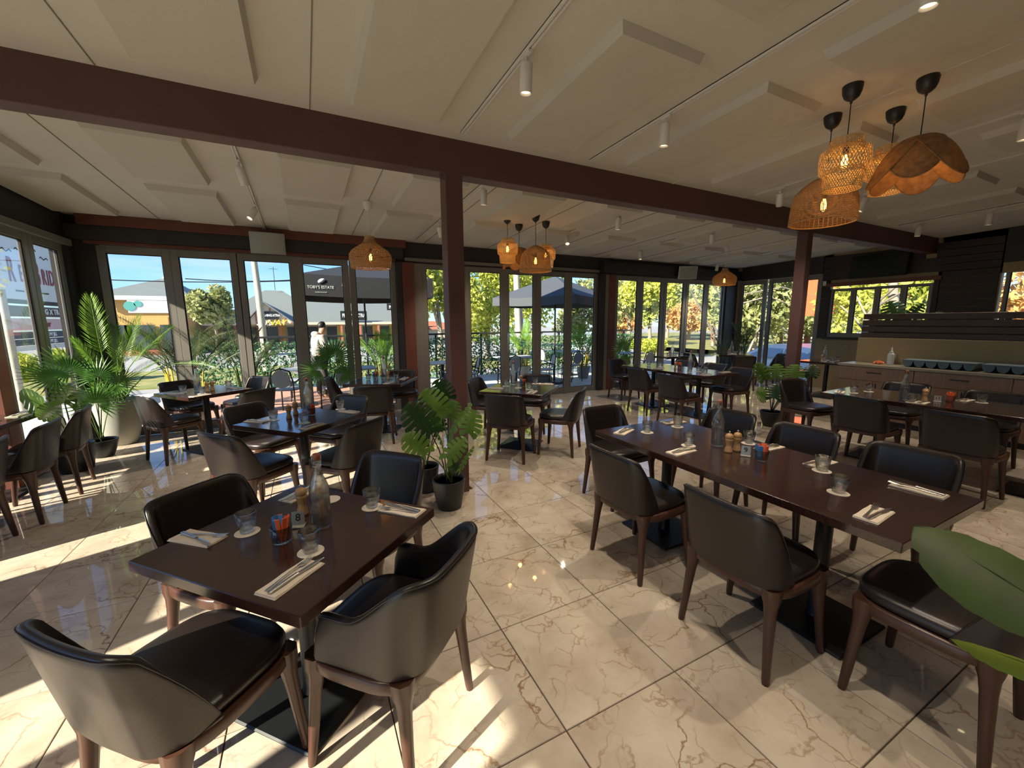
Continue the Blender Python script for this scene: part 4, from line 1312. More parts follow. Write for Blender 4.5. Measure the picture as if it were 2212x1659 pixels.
for s in (('white cylinder spotlight nearest, hanging above the middle post side of the near ceiling', 1.25, 2.26, 4, 0), ('white cylinder spotlight left of the near pendant cluster', 2.53, 2.42, 4, 0),
          ('lit spotlight at the left beyond the beam', -0.42, 4.62, 22, -35), ('unlit looking tilted spotlight above the left doors', -0.42, 6.02, 35, 130),
          ('spotlight just right of the middle post beyond the beam', 1.84, 4.28, 5, 0), ('tilted spotlight behind the middle post', 1.84, 5.95, 35, -40),
          ('spotlight right of the middle pendant cluster', 3.97, 4.56, 4, 0), ('tilted spotlight right behind the middle pendant cluster', 3.97, 5.80, 35, 150),
          ('tilted spotlight above the long window table', 6.06, 4.70, 30, -60), ('spotlight above the right doors near the fan palm', 6.06, 6.30, 8, 160),
          ('tilted spotlight near the white cord basket lamp at right', 9.05, 6.8, 10, 0), ('spotlight over the far right tables', 9.05, 4.9, 5, 0),
          ('tilted spotlight behind the wicker dome lamp', 4.98, 3.0, 35, -60), ('lit spotlight left of the pair above the sideboard', 8.72, 3.05, 3, 0), ('lit spotlight right of the pair above the sideboard', 8.72, 2.30, 3, 0),
          ('spotlight turned away above table eleven', 6.20, 2.70, 20, 40), ('spotlight above the near end of table eleven', 6.20, 1.2, 3, 0), ('spotlight above the near end of table nine', 2.53, 0.95, 3, 0),  # spots over the near table ends are unseen, added for lighting
          ('spotlight above the near end of the middle track', 1.25, 0.9, 3, 0), ('spotlight above the viewer on the left near track', -1.1, 0.6, 3, 0), ('spotlight behind the viewer on the middle track', 1.25, -0.9, 3, 0),  # unseen spots above and behind the viewer, added to light the room
          ('spotlight behind the viewer on the right track', 4.98, -0.6, 3, 0), ('spotlight on the track above the near pendant cluster', 4.98, 1.2, 3, 0), ('spotlight above the sideboard, out of view', 8.72, 0.6, 3, 0)):  # these too are out of view and added for extra light
    spot(*s)

# ================================================================== PLANTS
def _cam():
    w = SC.camera.matrix_world.to_3x3()
    return w.col[0].copy(), -w.col[1].copy(), -w.col[2].copy()
_r, _d, _f = _cam()
def ray(u, v): return _f + _r * ((u - 1106) / 876.5) + _d * ((v - 829.5) / 876.5)
O = Vector((0, 0, 1.6))
def aty(u, v, y): q = ray(u, v); return O + q * (y / q.y)
def atx(u, v, x): q = ray(u, v); return O + q * (x / q.x)
def monstera_mesh(name, m, lobes=6, cut=.42, gap=.30, seed=1):
    """heart shaped split leaf, midrib along +Y from the stalk"""
    r2 = random.Random(seed)
    mb = MB()
    def W(v):
        return .50 * max(0.0, 1 - ((v - .33) / .67) ** 2.2) ** .6 if v > .33 else .50 * (1 - .42 * ((.33 - v) / .33) ** 2)
    def P(f, v, sg):
        y = v - .27 * f ** 1.3 * (1 - v) ** 2 + .12 * f * v * (1 - v) * 2
        x = sg * W(v) * f
        x, y = x * .88, y * .9
        return (x, y, -.34 * x * x - .20 * (y - .2) ** 2 + .012 * math.sin(v * lobes * 2 * PI) * f + .03)
    cols, rows = 9, 5
    for sg in (-1, 1):
        for k in range(lobes):
            a, b = k / lobes, (k + 1) / lobes
            g0 = gap * r2.uniform(.6, 1.25)
            c0 = cut * r2.uniform(.85, 1.3)
            vs = []
            for i in range(rows + 1):
                t = i / rows
                for j in range(cols + 1):
                    f = j / cols
                    g = g0 * min(1, max(0, (f - c0) / .18)) if f > c0 else 0
                    lo = g / 2 if k > 0 else 0
                    hi = g / 2 if k < lobes - 1 else 0
                    tt = lo + (1 - lo - hi) * t
                    ff = f * (1 - .07 * (2 * t - 1) ** 2 * (1 if k < lobes - 1 else 0))
                    vs.append(P(ff, a + (b - a) * tt, sg))
            fs = []
            for i in range(rows):
                for j in range(cols):
                    q = i * (cols + 1) + j
                    fc = (q, q + 1, q + cols + 2, q + cols + 1)
                    fs.append(fc if sg > 0 else fc[::-1])
            mb.add(vs, fs, True)
    mb.tube([P(0, 0, 1), P(0, .3, 1), P(0, .7, 1), P(0, .98, 1)], [.012, .010, .007, .002], 5)
    return mb.mesh(name, m)
MONS = [monstera_mesh('leaf', 'mons', 6, .30, .30, 1), monstera_mesh('leaf', 'mons', 7, .26, .34, 5)]
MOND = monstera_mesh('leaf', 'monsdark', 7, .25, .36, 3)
def frame(b, t, nrm, w=1.0):
    b, t = Vector(b), Vector(t)
    y = (t - b)
    L = y.length
    y.normalize()
    z = (Vector(nrm) - y * y.dot(Vector(nrm))).normalized()
    x = y.cross(z)
    return Matrix(((x.x * L * w, y.x * L, z.x * L, b.x), (x.y * L * w, y.y * L, z.y * L, b.y), (x.z * L * w, y.z * L, z.z * L, b.z), (0, 0, 0, 1)))
def leaf(me, parent, b, t, nrm=None, w=1.0, root=None, r=.005, sm='stem', name='leaf'):
    b, t = Vector(b), Vector(t)
    if nrm is None: nrm = (O - (b + t) / 2).normalized() + Vector((0, 0, .35))
    o = bpy.data.objects.new(name, me)
    COL.objects.link(o)
    o.parent = parent
    o.matrix_local = Matrix.Translation(-parent.location) @ frame(b, t, nrm, w)
    if root is not None:
        rt = Vector(root)
        mid = rt.lerp(b, .55) + Vector((0, 0, .10 * (b - rt).length)) + (rt - b).cross(Vector((0, 0, 1))) * .03
        part('stalk', MB().tube([rt - parent.location, rt.lerp(mid, .5) - parent.location + Vector((0, 0, .02)), mid - parent.location, b - parent.location], [r * 1.2, r * 1.1, r, r * .8], 6), sm, parent)
    return o
def potmesh(r0, r1, h, m, soil=.88):
    t = .012
    return (MB().lathe([(r0 * .9, 0), (r0, .008), (r0 + (r1 - r0) * .6, h * .5), (r1, h * .97), (r1, h), (r1 - t, h), (r1 - t - .004, h * .9), (r1 - t - .01, h * .8)], 36, cap1=False),
            MB().lathe([(0, h * soil), (r1 - t - .004, h * soil)], 30))
def plant(name, label, x, y, r0, r1, h, m='pot'):
    t = thing(name, label, 'plant', (x, y, 0.001))
    p, s = potmesh(r0, r1, h, m)
    part('pot', p, m, t)
    part('soil', s, 'soil', t)
    return t
def do_monsteras():
    p = plant('potted_monstera', 'large potted monstera in a black pot before the middle maroon post', 1.02, 3.24, .105, .142, .26)
    rt = (1.02, 3.24, .22)
    Y = 3.12
    for (b, t, dy, w, me, nz) in (((920, 980), (868, 938), -.10, .95, 0, None), ((931, 935), (872, 868), -.04, .95, 2, None), ((957, 897), (908, 840), .02, 1.0, 1, None), ((968, 862), (938, 818), .16, 1.05, 2, None),
                                  ((966, 990), (1010, 940), -.16, .75, 0, None), ((974, 934), (1020, 862), -.05, .35, 1, (-.8, -.2, .3)), ((1012, 935), (1026, 880), .16, 1.0, 0, None), ((993, 1014), (1026, 958), -.10, .22, 1, (-.5, -.6, .2)),
                                  ((975, 1000), (990, 1020), .0, 1.3, 2, None), ((955, 960), (932, 905), .05, .3, 1, (.8, -.3, .2)), ((972, 902), (985, 862), .08, 1.1, 0, None)):
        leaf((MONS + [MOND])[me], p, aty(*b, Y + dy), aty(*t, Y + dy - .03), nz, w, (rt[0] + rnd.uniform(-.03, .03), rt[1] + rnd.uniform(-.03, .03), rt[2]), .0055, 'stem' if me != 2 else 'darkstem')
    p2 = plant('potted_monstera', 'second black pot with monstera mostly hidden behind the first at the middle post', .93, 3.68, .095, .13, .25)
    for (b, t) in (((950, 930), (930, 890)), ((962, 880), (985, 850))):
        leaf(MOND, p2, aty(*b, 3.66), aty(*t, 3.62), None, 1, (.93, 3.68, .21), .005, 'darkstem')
    p = plant('potted_monstera', 'smaller potted monstera beside the far right post', 6.24, 3.60, .10, .155, .23)
    Y = 3.45
    for (b, t, dy, w, me) in (((1652, 818), (1634, 782), .05, .7, 0), ((1678, 815), (1678, 783), .1, 1.1, 0), ((1716, 818), (1716, 784), -.08, 1.25, 1), ((1752, 812), (1756, 785), .0, 1.3, 2), ((1672, 860), (1680, 826), -.1, 1.5, 2), ((1690, 858), (1694, 832), .0, 1.2, 0), ((1652, 856), (1634, 846), -.12, 1.2, 1)):
        leaf((MONS + [MOND])[me], p, aty(*b, Y + dy), aty(*t, Y + dy), None, w, (6.24, 3.60, .2), .006, 'darkstem')
    p = plant('potted_monstera', 'monstera in a black pot behind the chairs at the left edge', -2.36, 6.02, .14, .175, .30)
    for (b, t, X, w, me) in (((140, 872), (150, 826), -2.28, 1.25, 0), ((100, 885), (45, 850), -2.33, .85, 1), ((165, 862), (186, 838), -2.20, .6, 0), ((112, 880), (90, 908), -2.2, .9, 1)):
        leaf((MONS + [MOND])[me], p, atx(*b, X), atx(*t, X), (.55, -.6, .5), w, (-2.34, 5.98, .27), .007)
    # leaf of a plant standing right beside the viewer
    p = plant('potted_monstera', 'plant whose big green leaves reach in at the lower right edge', 1.22, -.30, .13, .17, .30)
    def near(u, v, d): return O + ray(u, v).normalized() * d
    big = MB()
    nx, ny = 14, 22
    vs = []
    for i in range(ny + 1):
        t = i / ny
        for j in range(nx + 1):
            f = -1 + 2 * j / nx
            w = .34 * math.sin(PI * min(1, t * .94 + .05)) ** .62
            if t > .84: w *= math.sqrt(max(0.0, 1 - ((t - .84) / .16) ** 2))
            notch = 1 - (.16 if (f < 0 and .80 < t < .86) else 0) * abs(f)
            vs.append((w * f * notch, t, -.22 * (w * f) ** 2 * 3 - .10 * (t - .4) ** 2 + .006 * math.sin(t * 40 + abs(f) * 6) * abs(f)))
    big.add(vs, [(i * (nx + 1) + j, i * (nx + 1) + j + 1, (i + 1) * (nx + 1) + j + 1, (i + 1) * (nx + 1) + j) for i in range(ny) for j in range(nx)], True)
    big.tube([(0, 0, -.02), (0, .5, 0), (0, 1, -.036)], [.012, .008, .002], 6)
    bm_ = big.mesh('leaf', 'bigleaf')
    rt = (1.22, -.30, .27)
    leaf(bm_, p, near(2430, 1415, .80), near(1974, 1128, .88), (-.45, -.1, 1), .82, rt, .007)
    leaf(big.mesh('leaf', 'newleaf'), p, near(2400, 1500, .72), near(2050, 1372, .80), (-.25, .1, 1), .34, rt, .006)
    # planter leaves above the slatted screen
    p = thing('planter_monstera', 'dark monstera silhouetted above the slatted screen', 'plant', (8.62, 2.95, 1.585))
    for (b, t, w) in (((1938, 692), (1920, 645), 1.0), ((1962, 690), (1997, 652), .7), ((2010, 690), (2040, 672), .8)):
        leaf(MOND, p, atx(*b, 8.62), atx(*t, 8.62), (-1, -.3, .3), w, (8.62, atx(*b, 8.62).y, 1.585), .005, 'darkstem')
do_monsteras()
def fan_mesh(name, m, n=26, spread=R(285), joint=.42):
    mb = MB()
    for k in range(n):
        a = -spread / 2 + spread * (k + .5) / n
        da = spread / n * .5
        L = .52 * (1 - .10 * abs(a) / (spread / 2)) * (.96 + .08 * ((k * 7) % 5) / 5)
        c = lambda rr, an, z: (rr * math.sin(an), rr * math.cos(an), z)
        dr = lambda f: -.20 * f * f
        for sg in (-1, 1):
            mb.add([c(.01, a, .0), c(L * joint, a, .018 + dr(.4) * .3), c(L * joint, a + sg * da, -.004 + dr(.4) * .3)], [(0, 1, 2) if sg < 0 else (0, 2, 1)])
            w = da * joint
            pts = [(joint, 1), (.72, .62), (1.0, .06)]
            vs = []
            for f, ww in pts:
                vs.append(c(L * f, a, .018 * (1 - f) + dr(f) * .3))
                off = ww * joint * L * math.tan(da)
                p0 = c(L * f, a, -.004 + dr(f) * .3)
                vs.append((p0[0] + sg * off * math.cos(a), p0[1] - sg * off * math.sin(a), p0[2]))
            fs = [(0, 2, 3, 1), (2, 4, 5, 3)]
            mb.add(vs, fs if sg > 0 else [f[::-1] for f in fs])
    return mb.mesh(name, m)
FAN = fan_mesh('leaf', 'fan')
FAND = fan_mesh('leaf', 'mons')
def fan(parent, cpt, r, up, nrm, root, me=None, st='stem'):
    """fan blade centred on cpt; up points along its middle blade"""
    c = Vector(cpt)
    leaf(me or FAN, parent, c, c + Vector(up).normalized() * (r / .52), nrm, 1.0, root, .005, st)
def do_fans():
    p = plant('potted_fan_palm', 'small potted fan palm in a black bowl before the stone pot', -2.30, 6.52, .10, .155, .21)
    rt = (-2.30, 6.52, .19)
    for q, X, r, up, n in (((207, 872), -2.22, .30, (.2, 0, 1), (.5, -.8, .25)), ((212, 815), -2.35, .30, (.3, .2, 1), (.3, -.7, .6)), ((150, 800), -2.42, .33, (-.5, 0, 1), (.6, -.5, .5)), ((120, 815), -2.36, .28, (-.8, -.1, .5), (.4, -.5, .7)), ((255, 830), -2.10, .26, (.9, 0, .4), (.2, -.6, .7)), ((225, 850), -2.3, .25, (.6, .3, .6), (.2, -.7, .5))):
        fan(p, atx(*q, X), r, up, n, rt)
    p = plant('potted_fan_palm', 'fan palm standing inside the fourth left glass door leaf', .42, 7.12, .10, .14, .24)
    rt = (.42, 7.12, .2)
    for q, r, up, n in (((722, 770), .34, (.5, 0, 1), (-.1, -1, .35)), ((690, 800), .30, (-.8, 0, .45), (-.1, -1, .5)), ((738, 808), .26, (.6, 0, .3), (.2, -1, .4)), ((705, 762), .22, (-.4, .3, .8), (0, -.8, .8))):
        fan(p, aty(*q, 7.08), r, up, n, rt)
    p = plant('potted_fan_palm', 'potted fan palm by the jamb at the right end of the middle doors', 6.62, 7.20, .115, .155, .25)
    rt = (6.62, 7.20, .22)
    for q, r, up, n in (((1345, 752), .33, (-.2, 0, 1), (-.4, -1, .3)), ((1352, 780), .27, (.7, 0, .4), (-.2, -1, .5)), ((1332, 790), .22, (-.5, 0, .3), (-.5, -1, .4)), ((1340, 800), .22, (.1, 0, -.6), (-.3, -1, .3))):
        fan(p, aty(*q, 7.12), r, up, n, rt, FAND)
do_fans()
def frond_mesh(name, m, n=34, droop=.35, lw=.30, seed=2):
    r2 = random.Random(seed)
    mb = MB()
    def sp(t): return Vector((0, t, -droop * t * t))
    mb.tube([sp(i / 8) for i in range(9)], [.010 * (1 - .85 * i / 8) for i in range(9)], 5)
    for k in range(n):
        t = .14 + .86 * k / (n - 1)
        b = sp(t)
        L = lw * (math.sin(PI * (t * .80 + .14)) ** .7) * (.92 + .16 * r2.random())
        for sg in (-1, 1):
            a = R(52 - 26 * t + r2.uniform(-4, 4))
            d = Vector((sg * math.sin(a), math.cos(a), .22 - .2 * t))
            e = b + d * L * .55
            f = b + d * L + Vector((0, 0, -.22 * L))
            w = .0058
            side = Vector((0, 0, 1)).cross(d).normalized()
            fold = Vector((0, 0, .005))
            vs = [b - side * w * .4, b + side * w * .4, e - side * w, e + side * w, f, e + fold]
            fs = [(0, 5, 2), (0, 1, 5), (1, 3, 5), (2, 5, 4), (5, 3, 4)]
            mb.add([tuple(v) for v in vs], fs)
    return mb.mesh(name, m)
FR = [frond_mesh('frond', 'frond', 44, .30, .30, 2), frond_mesh('frond', 'frond', 40, .55, .28, 4)]
FRD = [frond_mesh('frond', 'fronddark', 32, .35, .30, 6), frond_mesh('frond', 'fronddark', 28, .6, .30, 8)]
def frond(parent, me, b, t, nrm, w=1.0):
    leaf(me, parent, b, t, nrm, w, None, name='frond')
def do_arecas():
    x, y = -2.29, 7.13
    p = thing('potted_areca_palm', 'tall bright areca palm in a big grey stone pot in the left corner', 'plant', (x, y, .001))
    a, b = potmesh(.15, .27, .60, 'stonepot')
    part('pot', a, 'stonepot', p); part('soil', b, 'soil', p)
    base = Vector((x, y, .55))
    for tip, Y, me, nrm, w in (((190, 640), 6.98, 0, (.25, -1, .3), .85), ((285, 698), 6.9, 1, (.3, -1, .5), .8), ((170, 742), 6.75, 0, (.3, -1, .4), .9), ((412, 746), 6.75, 1, (.2, -.3, 1), .6), ((300, 838), 6.7, 1, (.2, -.5, 1), .8), ((345, 700), 7.2, 0, (-.3, -1, .4), .8), ((240, 690), 7.25, 1, (.2, -1, .4), .9), ((205, 800), 6.5, 1, (0, -.5, 1), .9), ((262, 745), 6.6, 0, (.4, -1, .4), .7), ((325, 770), 6.95, 1, (.1, -.8, .6), .8)):
        t = aty(*tip, Y)
        s = base + Vector((rnd.uniform(-.07, .07), rnd.uniform(-.07, .07), 0))
        m = s.lerp(t, .34) + Vector((0, 0, .10))
        part('cane', MB().tube([s - p.location, s.lerp(m, .5) - p.location + Vector((0, 0, .02)), m - p.location], [.011, .009, .008], 6), 'stem', p)
        frond(p, FR[me], m, t, nrm, w)
    # outdoor potted palms
    def outdoor(label, x, y, h, n, cane, dull, r=.55, seed=1, z=-.05):
        r2 = random.Random(seed)
        p = thing('outdoor_palm', label, 'plant', (x, y, z))
        a, b = potmesh(.14, .2, .34, 'stonepot')
        part('pot', a, 'stonepot', p); part('soil', b, 'soil', p)
        for k in range(n):
            an = 2 * PI * k / n + r2.uniform(-.3, .3)
            s = Vector((x + .1 * math.cos(an), y + .1 * math.sin(an), z + .3))
            rr = r * r2.uniform(.5, 1.0)
            hh = h * r2.uniform(.72, 1.0)
            m = Vector((x + .16 * math.cos(an), y + .16 * math.sin(an), z + hh * .52))
            t = Vector((x + rr * math.cos(an), y + rr * math.sin(an), z + hh))
            part('cane', MB().tube([s - p.location, m - p.location], [.016, .011], 6), 'ystem' if cane else 'stem', p)
            frond(p, (FRD if dull else FR)[k % 2], m, t, Vector((-math.cos(an) * .6, -math.sin(an) * .6, .8)), .9)
    outdoor('dull outdoor areca palm with yellow canes behind the first left door leaf', -2.15, 9.35, 2.0, 12, 1, 1, .75, 1)
    outdoor('outdoor palm with yellow canes just outside the left corner', -1.72, 8.35, 1.75, 9, 1, 1, .6, 2)
    outdoor('green outdoor palm behind the second left door leaf', -1.02, 8.75, 1.75, 11, 0, 1, .5, 3)
    outdoor('outdoor palm with yellow base behind the fifth left door leaf', 1.48, 9.3, 1.65, 12, 1, 0, .5, 4)
    outdoor('outdoor palm with yellow base beside the umbrella pole', 5.75, 10.6, 1.75, 11, 1, 0, .45, 5)
    outdoor('golden outdoor palm left of the right front windows', 7.2, 9.6, 1.75, 12, 1, 0, .6, 6)
    outdoor('green outdoor palm behind the second right door leaf', 9.0, 10.0, 1.55, 10, 0, 1, .6, 7)
    # dark indoor palms in the far right corner
    for lab, x, y, h, n, sd in (('dark leafy palm in the far right corner', 10.42, 6.90, 1.75, 12, 11), ('dark bushy plant before the last right door leaf', 10.02, 7.18, 1.30, 10, 12)):
        r2 = random.Random(sd)
        p = thing('corner_palm', lab, 'plant', (x, y, .001))
        a, b = potmesh(.11, .15, .28, 'pot')
        part('pot', a, 'pot', p); part('soil', b, 'soil', p)
        for k in range(n):
            an = 2 * PI * k / n + r2.uniform(-.3, .3)
            m = Vector((x + .05 * math.cos(an), y + .05 * math.sin(an), h * r2.uniform(.3, .55)))
            rr = .20 * r2.uniform(.5, 1)
            t = Vector((min(x + rr * math.cos(an), 10.62), min(y + rr * math.sin(an), 7.30), h * r2.uniform(.75, 1)))
            part('cane', MB().tube([(.03 * math.cos(an), .03 * math.sin(an), .24), m - p.location], [.010, .008], 6), 'darkstem', p)
            frond(p, FRD[k % 2], m, t, Vector((-math.cos(an) * .6, -math.sin(an) * .6, .8)), .9)
do_arecas()

# ================================================================== OUTSIDE
GZ = -0.9
def grounds():
    o = struct('ground_street', MB().box(-120, 140, -60, 160, GZ - .3, GZ), 'road', 'grey asphalt street and car park outside')
    struct('terrace', MB().box(XL - .2, 10.95, YF + .125, 11.85, GZ, -.05), 'deck', 'pale concrete terrace outside the glass doors')
    struct('terrace_pavers', MB().box(XL, 1.7, YF + .3, 11.55, -.0499, -.044), 'paver', 'pink paved part of the terrace outside the left doors')
    struct('path_side', MB().box(10.95, 13.2, -4, 14, GZ, -.55), 'kerb', 'concrete footpath along the right side windows')
    struct('path_left', MB().box(-5.2, XL2 - .13, -6, 14, GZ, -.25), 'kerb', 'pale footpath outside the left side windows')
    struct('verge_grass', MB().box(26, 70, -10, 60, GZ, GZ + .06), 'grass', 'sunny grass verge beyond the car park')
    struct('verge_front', MB().box(-60, 30, 20, 27, GZ, GZ + .06), 'grass', 'strip of lawn across the front street')
    struct('verge_left', MB().box(-16, -8.5, 2, 20, GZ, GZ + .06), 'grass', 'lawn strip by the left road')
grounds()
def leafcloud(n, size, fn, seed=1):
    r2 = random.Random(seed)
    vs, fs = [], []
    for k in range(n):
        p, q = fn(r2)
        a = Vector((r2.gauss(0, 1), r2.gauss(0, 1), r2.gauss(0, 1))).normalized()
        b = a.cross(Vector((r2.gauss(0, 1), r2.gauss(0, 1), r2.gauss(0, 1)))).normalized()
        s = size * r2.uniform(.6, 1.3)
        i = len(vs)
        p = Vector(p)
        vs += [tuple(p - a * s), tuple(p + b * s * .5), tuple(p + a * s), tuple(p - b * s * .5)]
        fs.append((i, i + 1, i + 2, i + 3))
    return MB().add(vs, fs)
def hedge():
    def f(r2):
        x = r2.uniform(XL + .1, 10.85)
        return (x, 11.58 + r2.uniform(-.05, .06), r2.uniform(-.02, 1.14)), 0
    o = part('ivy_hedge', leafcloud(17000, .042, f, 3), 'hedge')
    tag(o, 'artificial ivy leaf screen along the terrace railing', 'hedge', None, 'stuff')
    b = thing('terrace_railing', 'dark terrace railing with a flat top rail behind the ivy screen', 'railing', (0, 11.70, -.05))
    part('top_rail', MB().cbox(XL, 10.9, -.03, .03, 1.27, 1.32, .004), 'rail', b)
    for k in range(10):
        x = XL + .3 + k * 1.44
        part('rail_post', MB().cbox(x - .025, x + .025, .012, .06, 0, 1.268, .003), 'rail', b)
hedge()
def crown(name, label, u, v, Y, rx, ry, rz, m, n=3600, size=.2, ax='y', trunk=True, seed=1, group='trees outside'):
    c = aty(u, v, Y) if ax == 'y' else atx(u, v, Y)
    t = thing(name, label, 'tree', (c.x, c.y, GZ), 0, group)
    r2 = random.Random(seed)
    blobs = []
    for k in range(16):
        d = Vector((r2.gauss(0, 1), r2.gauss(0, 1), r2.gauss(0, .8))).normalized() * r2.uniform(.3, .85)
        blobs.append((Vector((d.x * rx, d.y * ry, d.z * rz)), r2.uniform(.28, .5)))
    h = c.z - GZ
    def f(r3):
        b, s = blobs[r3.randrange(len(blobs))]
        d = Vector((r3.gauss(0, 1), r3.gauss(0, 1), r3.gauss(0, 1))).normalized() * (r3.random() ** .35)
        q = b + Vector((d.x * rx * s, d.y * ry * s, d.z * rz * s))
        return (q.x, q.y, max(q.z + h, .2)), 0
    part('crown', leafcloud(n, size, f, seed + 50), m, t)
    if trunk:
        tr = MB()
        tr.tube([(0, 0, 0), (.1, 0, h * .4), (0, .1, h)], [.05 * rx + .05, .04 * rx + .04, .02 * rx], 8)
        for k in range(4):
            b = blobs[k][0]
            tr.tube([(0.05, .02, h * .5), (b.x * .5, b.y * .5, h + b.z * .3), (b.x, b.y, h + b.z)], [.03 * rx, .02 * rx, .008 * rx], 6)
        part('trunk', tr, 'bark', t)
for a in (
    ('leafy_tree', 'sunlit yellow green tree behind the middle doors, left crown', 945, 630, 22, 2.6, 2.2, 3.4, 'treeY', 6500, .15),
    ('leafy_tree', 'sunlit yellow green tree behind the middle doors, right crown', 1050, 625, 25, 3.0, 2.6, 3.8, 'treeY', 7000, .17),
    ('leafy_tree', 'tall tree behind the umbrella pole', 1150, 600, 34, 4.4, 3.0, 5.5, 'treeY', 5000, .25),
    ('leafy_tree', 'round tree right of the umbrella', 1260, 665, 38, 4.5, 3.5, 3.2, 'treeG', 4200, .26),
    ('leafy_tree', 'olive tree between the house and the shop row', 458, 662, 36, 1.7, 1.7, 1.7, 'treeG', 3800, .2),
    ('leafy_tree', 'pale green tree behind the first right door leaf', 1360, 650, 30, 3.2, 3.0, 3.6, 'treeG', 3600, .22),
    ('leafy_tree', 'bright overhanging tree behind the second right door leaf', 1405, 640, 18, 1.7, 1.6, 1.5, 'treeY', 3000, .14),
    ('leafy_tree', 'tall grey green tree behind the third right door leaf', 1445, 640, 42, 4.2, 4.0, 4.4, 'treeG', 3800, .3),
    ('leafy_tree', 'orange autumn tree behind the fourth right door leaf', 1490, 680, 36, 3.8, 3.5, 2.8, 'treeO', 3400, .28),
    ('leafy_tree', 'second autumn tree with orange leaves left of it', 1345, 690, 44, 3.4, 3.0, 2.4, 'treeO', 2600, .28),
    ('leafy_tree', 'olive tree behind the fifth right door leaf', 1545, 655, 26, 2.2, 2.2, 2.4, 'treeG', 3000, .25),
): crown(*a, seed=int(a[2]))
for a in (
    ('leafy_tree', 'big pale olive tree behind the right side windows, left', 1635, 655, 29, 3.4, 3.8, 3.5, 'treeG', 5500, .26),
    ('leafy_tree', 'olive tree behind the right side windows, right', 1712, 675, 42, 4.0, 4.5, 3.6, 'treeG', 4200, .28),
    ('leafy_tree', 'yellow tree seen through the small kitchen window, left', 1878, 655, 24, 2.0, 2.0, 2.0, 'treeY', 2600, .16),
    ('leafy_tree', 'autumn tree seen through the small kitchen window', 1945, 645, 34, 3.0, 3.2, 2.2, 'treeO', 2600, .24),
    ('leafy_tree', 'yellow green tree at the right of the small kitchen window', 1998, 655, 22, 1.7, 1.8, 1.8, 'treeY', 2400, .15),
    ('leafy_tree', 'autumn tree seen through the window at the right edge', 2200, 640, 26, 2.4, 2.4, 2.2, 'treeO', 2000, .2),
): crown(*a, ax='x', seed=int(a[2]))
def bushes():
    for lab, u, v, Y, rx, rz, ax in (('bright garden bush seen low through the left side windows', 62, 790, -9.6, 1.15, .95, 'x'), ('green bush right of it in the left window', 165, 775, -8.6, .9, .7, 'x'),
                                     ('yellow green shrubs along the car park edge', 1400, 745, 17, 1.4, .6, 'y')):
        crown('garden_bush', lab, u, v, Y, rx, rx, rz, 'bush', 2600, .09, ax, False, 9, 'garden bushes')
bushes()
def bare_tree():
    t = thing('bare_tree', 'thin leafless tree with crossing branches outside the right corner', 'tree', (13.9, 11.2, GZ))
    L = t.location
    def br(pts, r0, r1): 
        pp = [Vector(p) - L for p in pts]
        part('branch', MB().tube(pp, [r0 + (r1 - r0) * i / (len(pp) - 1) for i in range(len(pp))], 7), 'bark', t)
    g = Vector((13.9, 11.2, GZ))
    br([g, aty(1592, 740, 11.2), aty(1586, 690, 11.2), aty(1583, 640, 11.3), aty(1575, 600, 11.3)], .10, .05)
    br([aty(1610, 775, 11.2), aty(1632, 725, 11.0), aty(1650, 690, 10.9)], .05, .035)
    br([aty(1586, 690, 11.2), aty(1560, 650, 11.0), aty(1530, 590, 11)], .05, .02)
    br([aty(1540, 720, 11), aty(1510, 660, 11), aty(1490, 625, 11)], .045, .02)
    br([aty(1586, 660, 11.2), aty(1660, 640, 10.6), aty(1700, 656, 10.4), aty(1740, 660, 10.2)], .035, .015)
    br([aty(1583, 640, 11.3), aty(1690, 620, 10.4), aty(1760, 640, 10)], .03, .012)
    br([aty(1540, 700, 11), aty(1560, 740, 11), aty(1590, 780, 11.2)], .03, .04)
    p = thing('bare_tree', 'pale trunk and branches close behind the small kitchen window', 'tree', (14.5, 5.2, GZ))
    L2 = p.location
    def b2(pts, r0, r1):
        pp = [Vector(q) - L2 for q in pts]
        part('branch', MB().tube(pp, [r0 + (r1 - r0) * i / (len(pp) - 1) for i in range(len(pp))], 7), 'bark', p)
    b2([(14.5, 5.2, GZ), atx(1868, 740, 14.5), atx(1870, 690, 14.5), atx(1900, 650, 14.5)], .10, .06)
    b2([atx(1870, 690, 14.5), atx(1905, 655, 14.3), atx(1960, 625, 14)], .05, .02)
    b2([atx(1870, 680, 14.5), atx(1850, 640, 14.5), atx(1830, 615, 14.5)], .035, .012)
    b2([atx(1815, 660, 14.4), atx(1850, 690, 14.5), atx(1869, 720, 14.5)], .02, .03)
    b2([atx(1900, 650, 14.5), atx(1935, 620, 14.2), atx(1990, 615, 14)], .03, .012)
    b2([(14.5, 5.2, GZ), atx(1935, 700, 14.6), atx(1930, 640, 14.6), atx(1928, 590, 14.6)], .13, .11)
bare_tree()
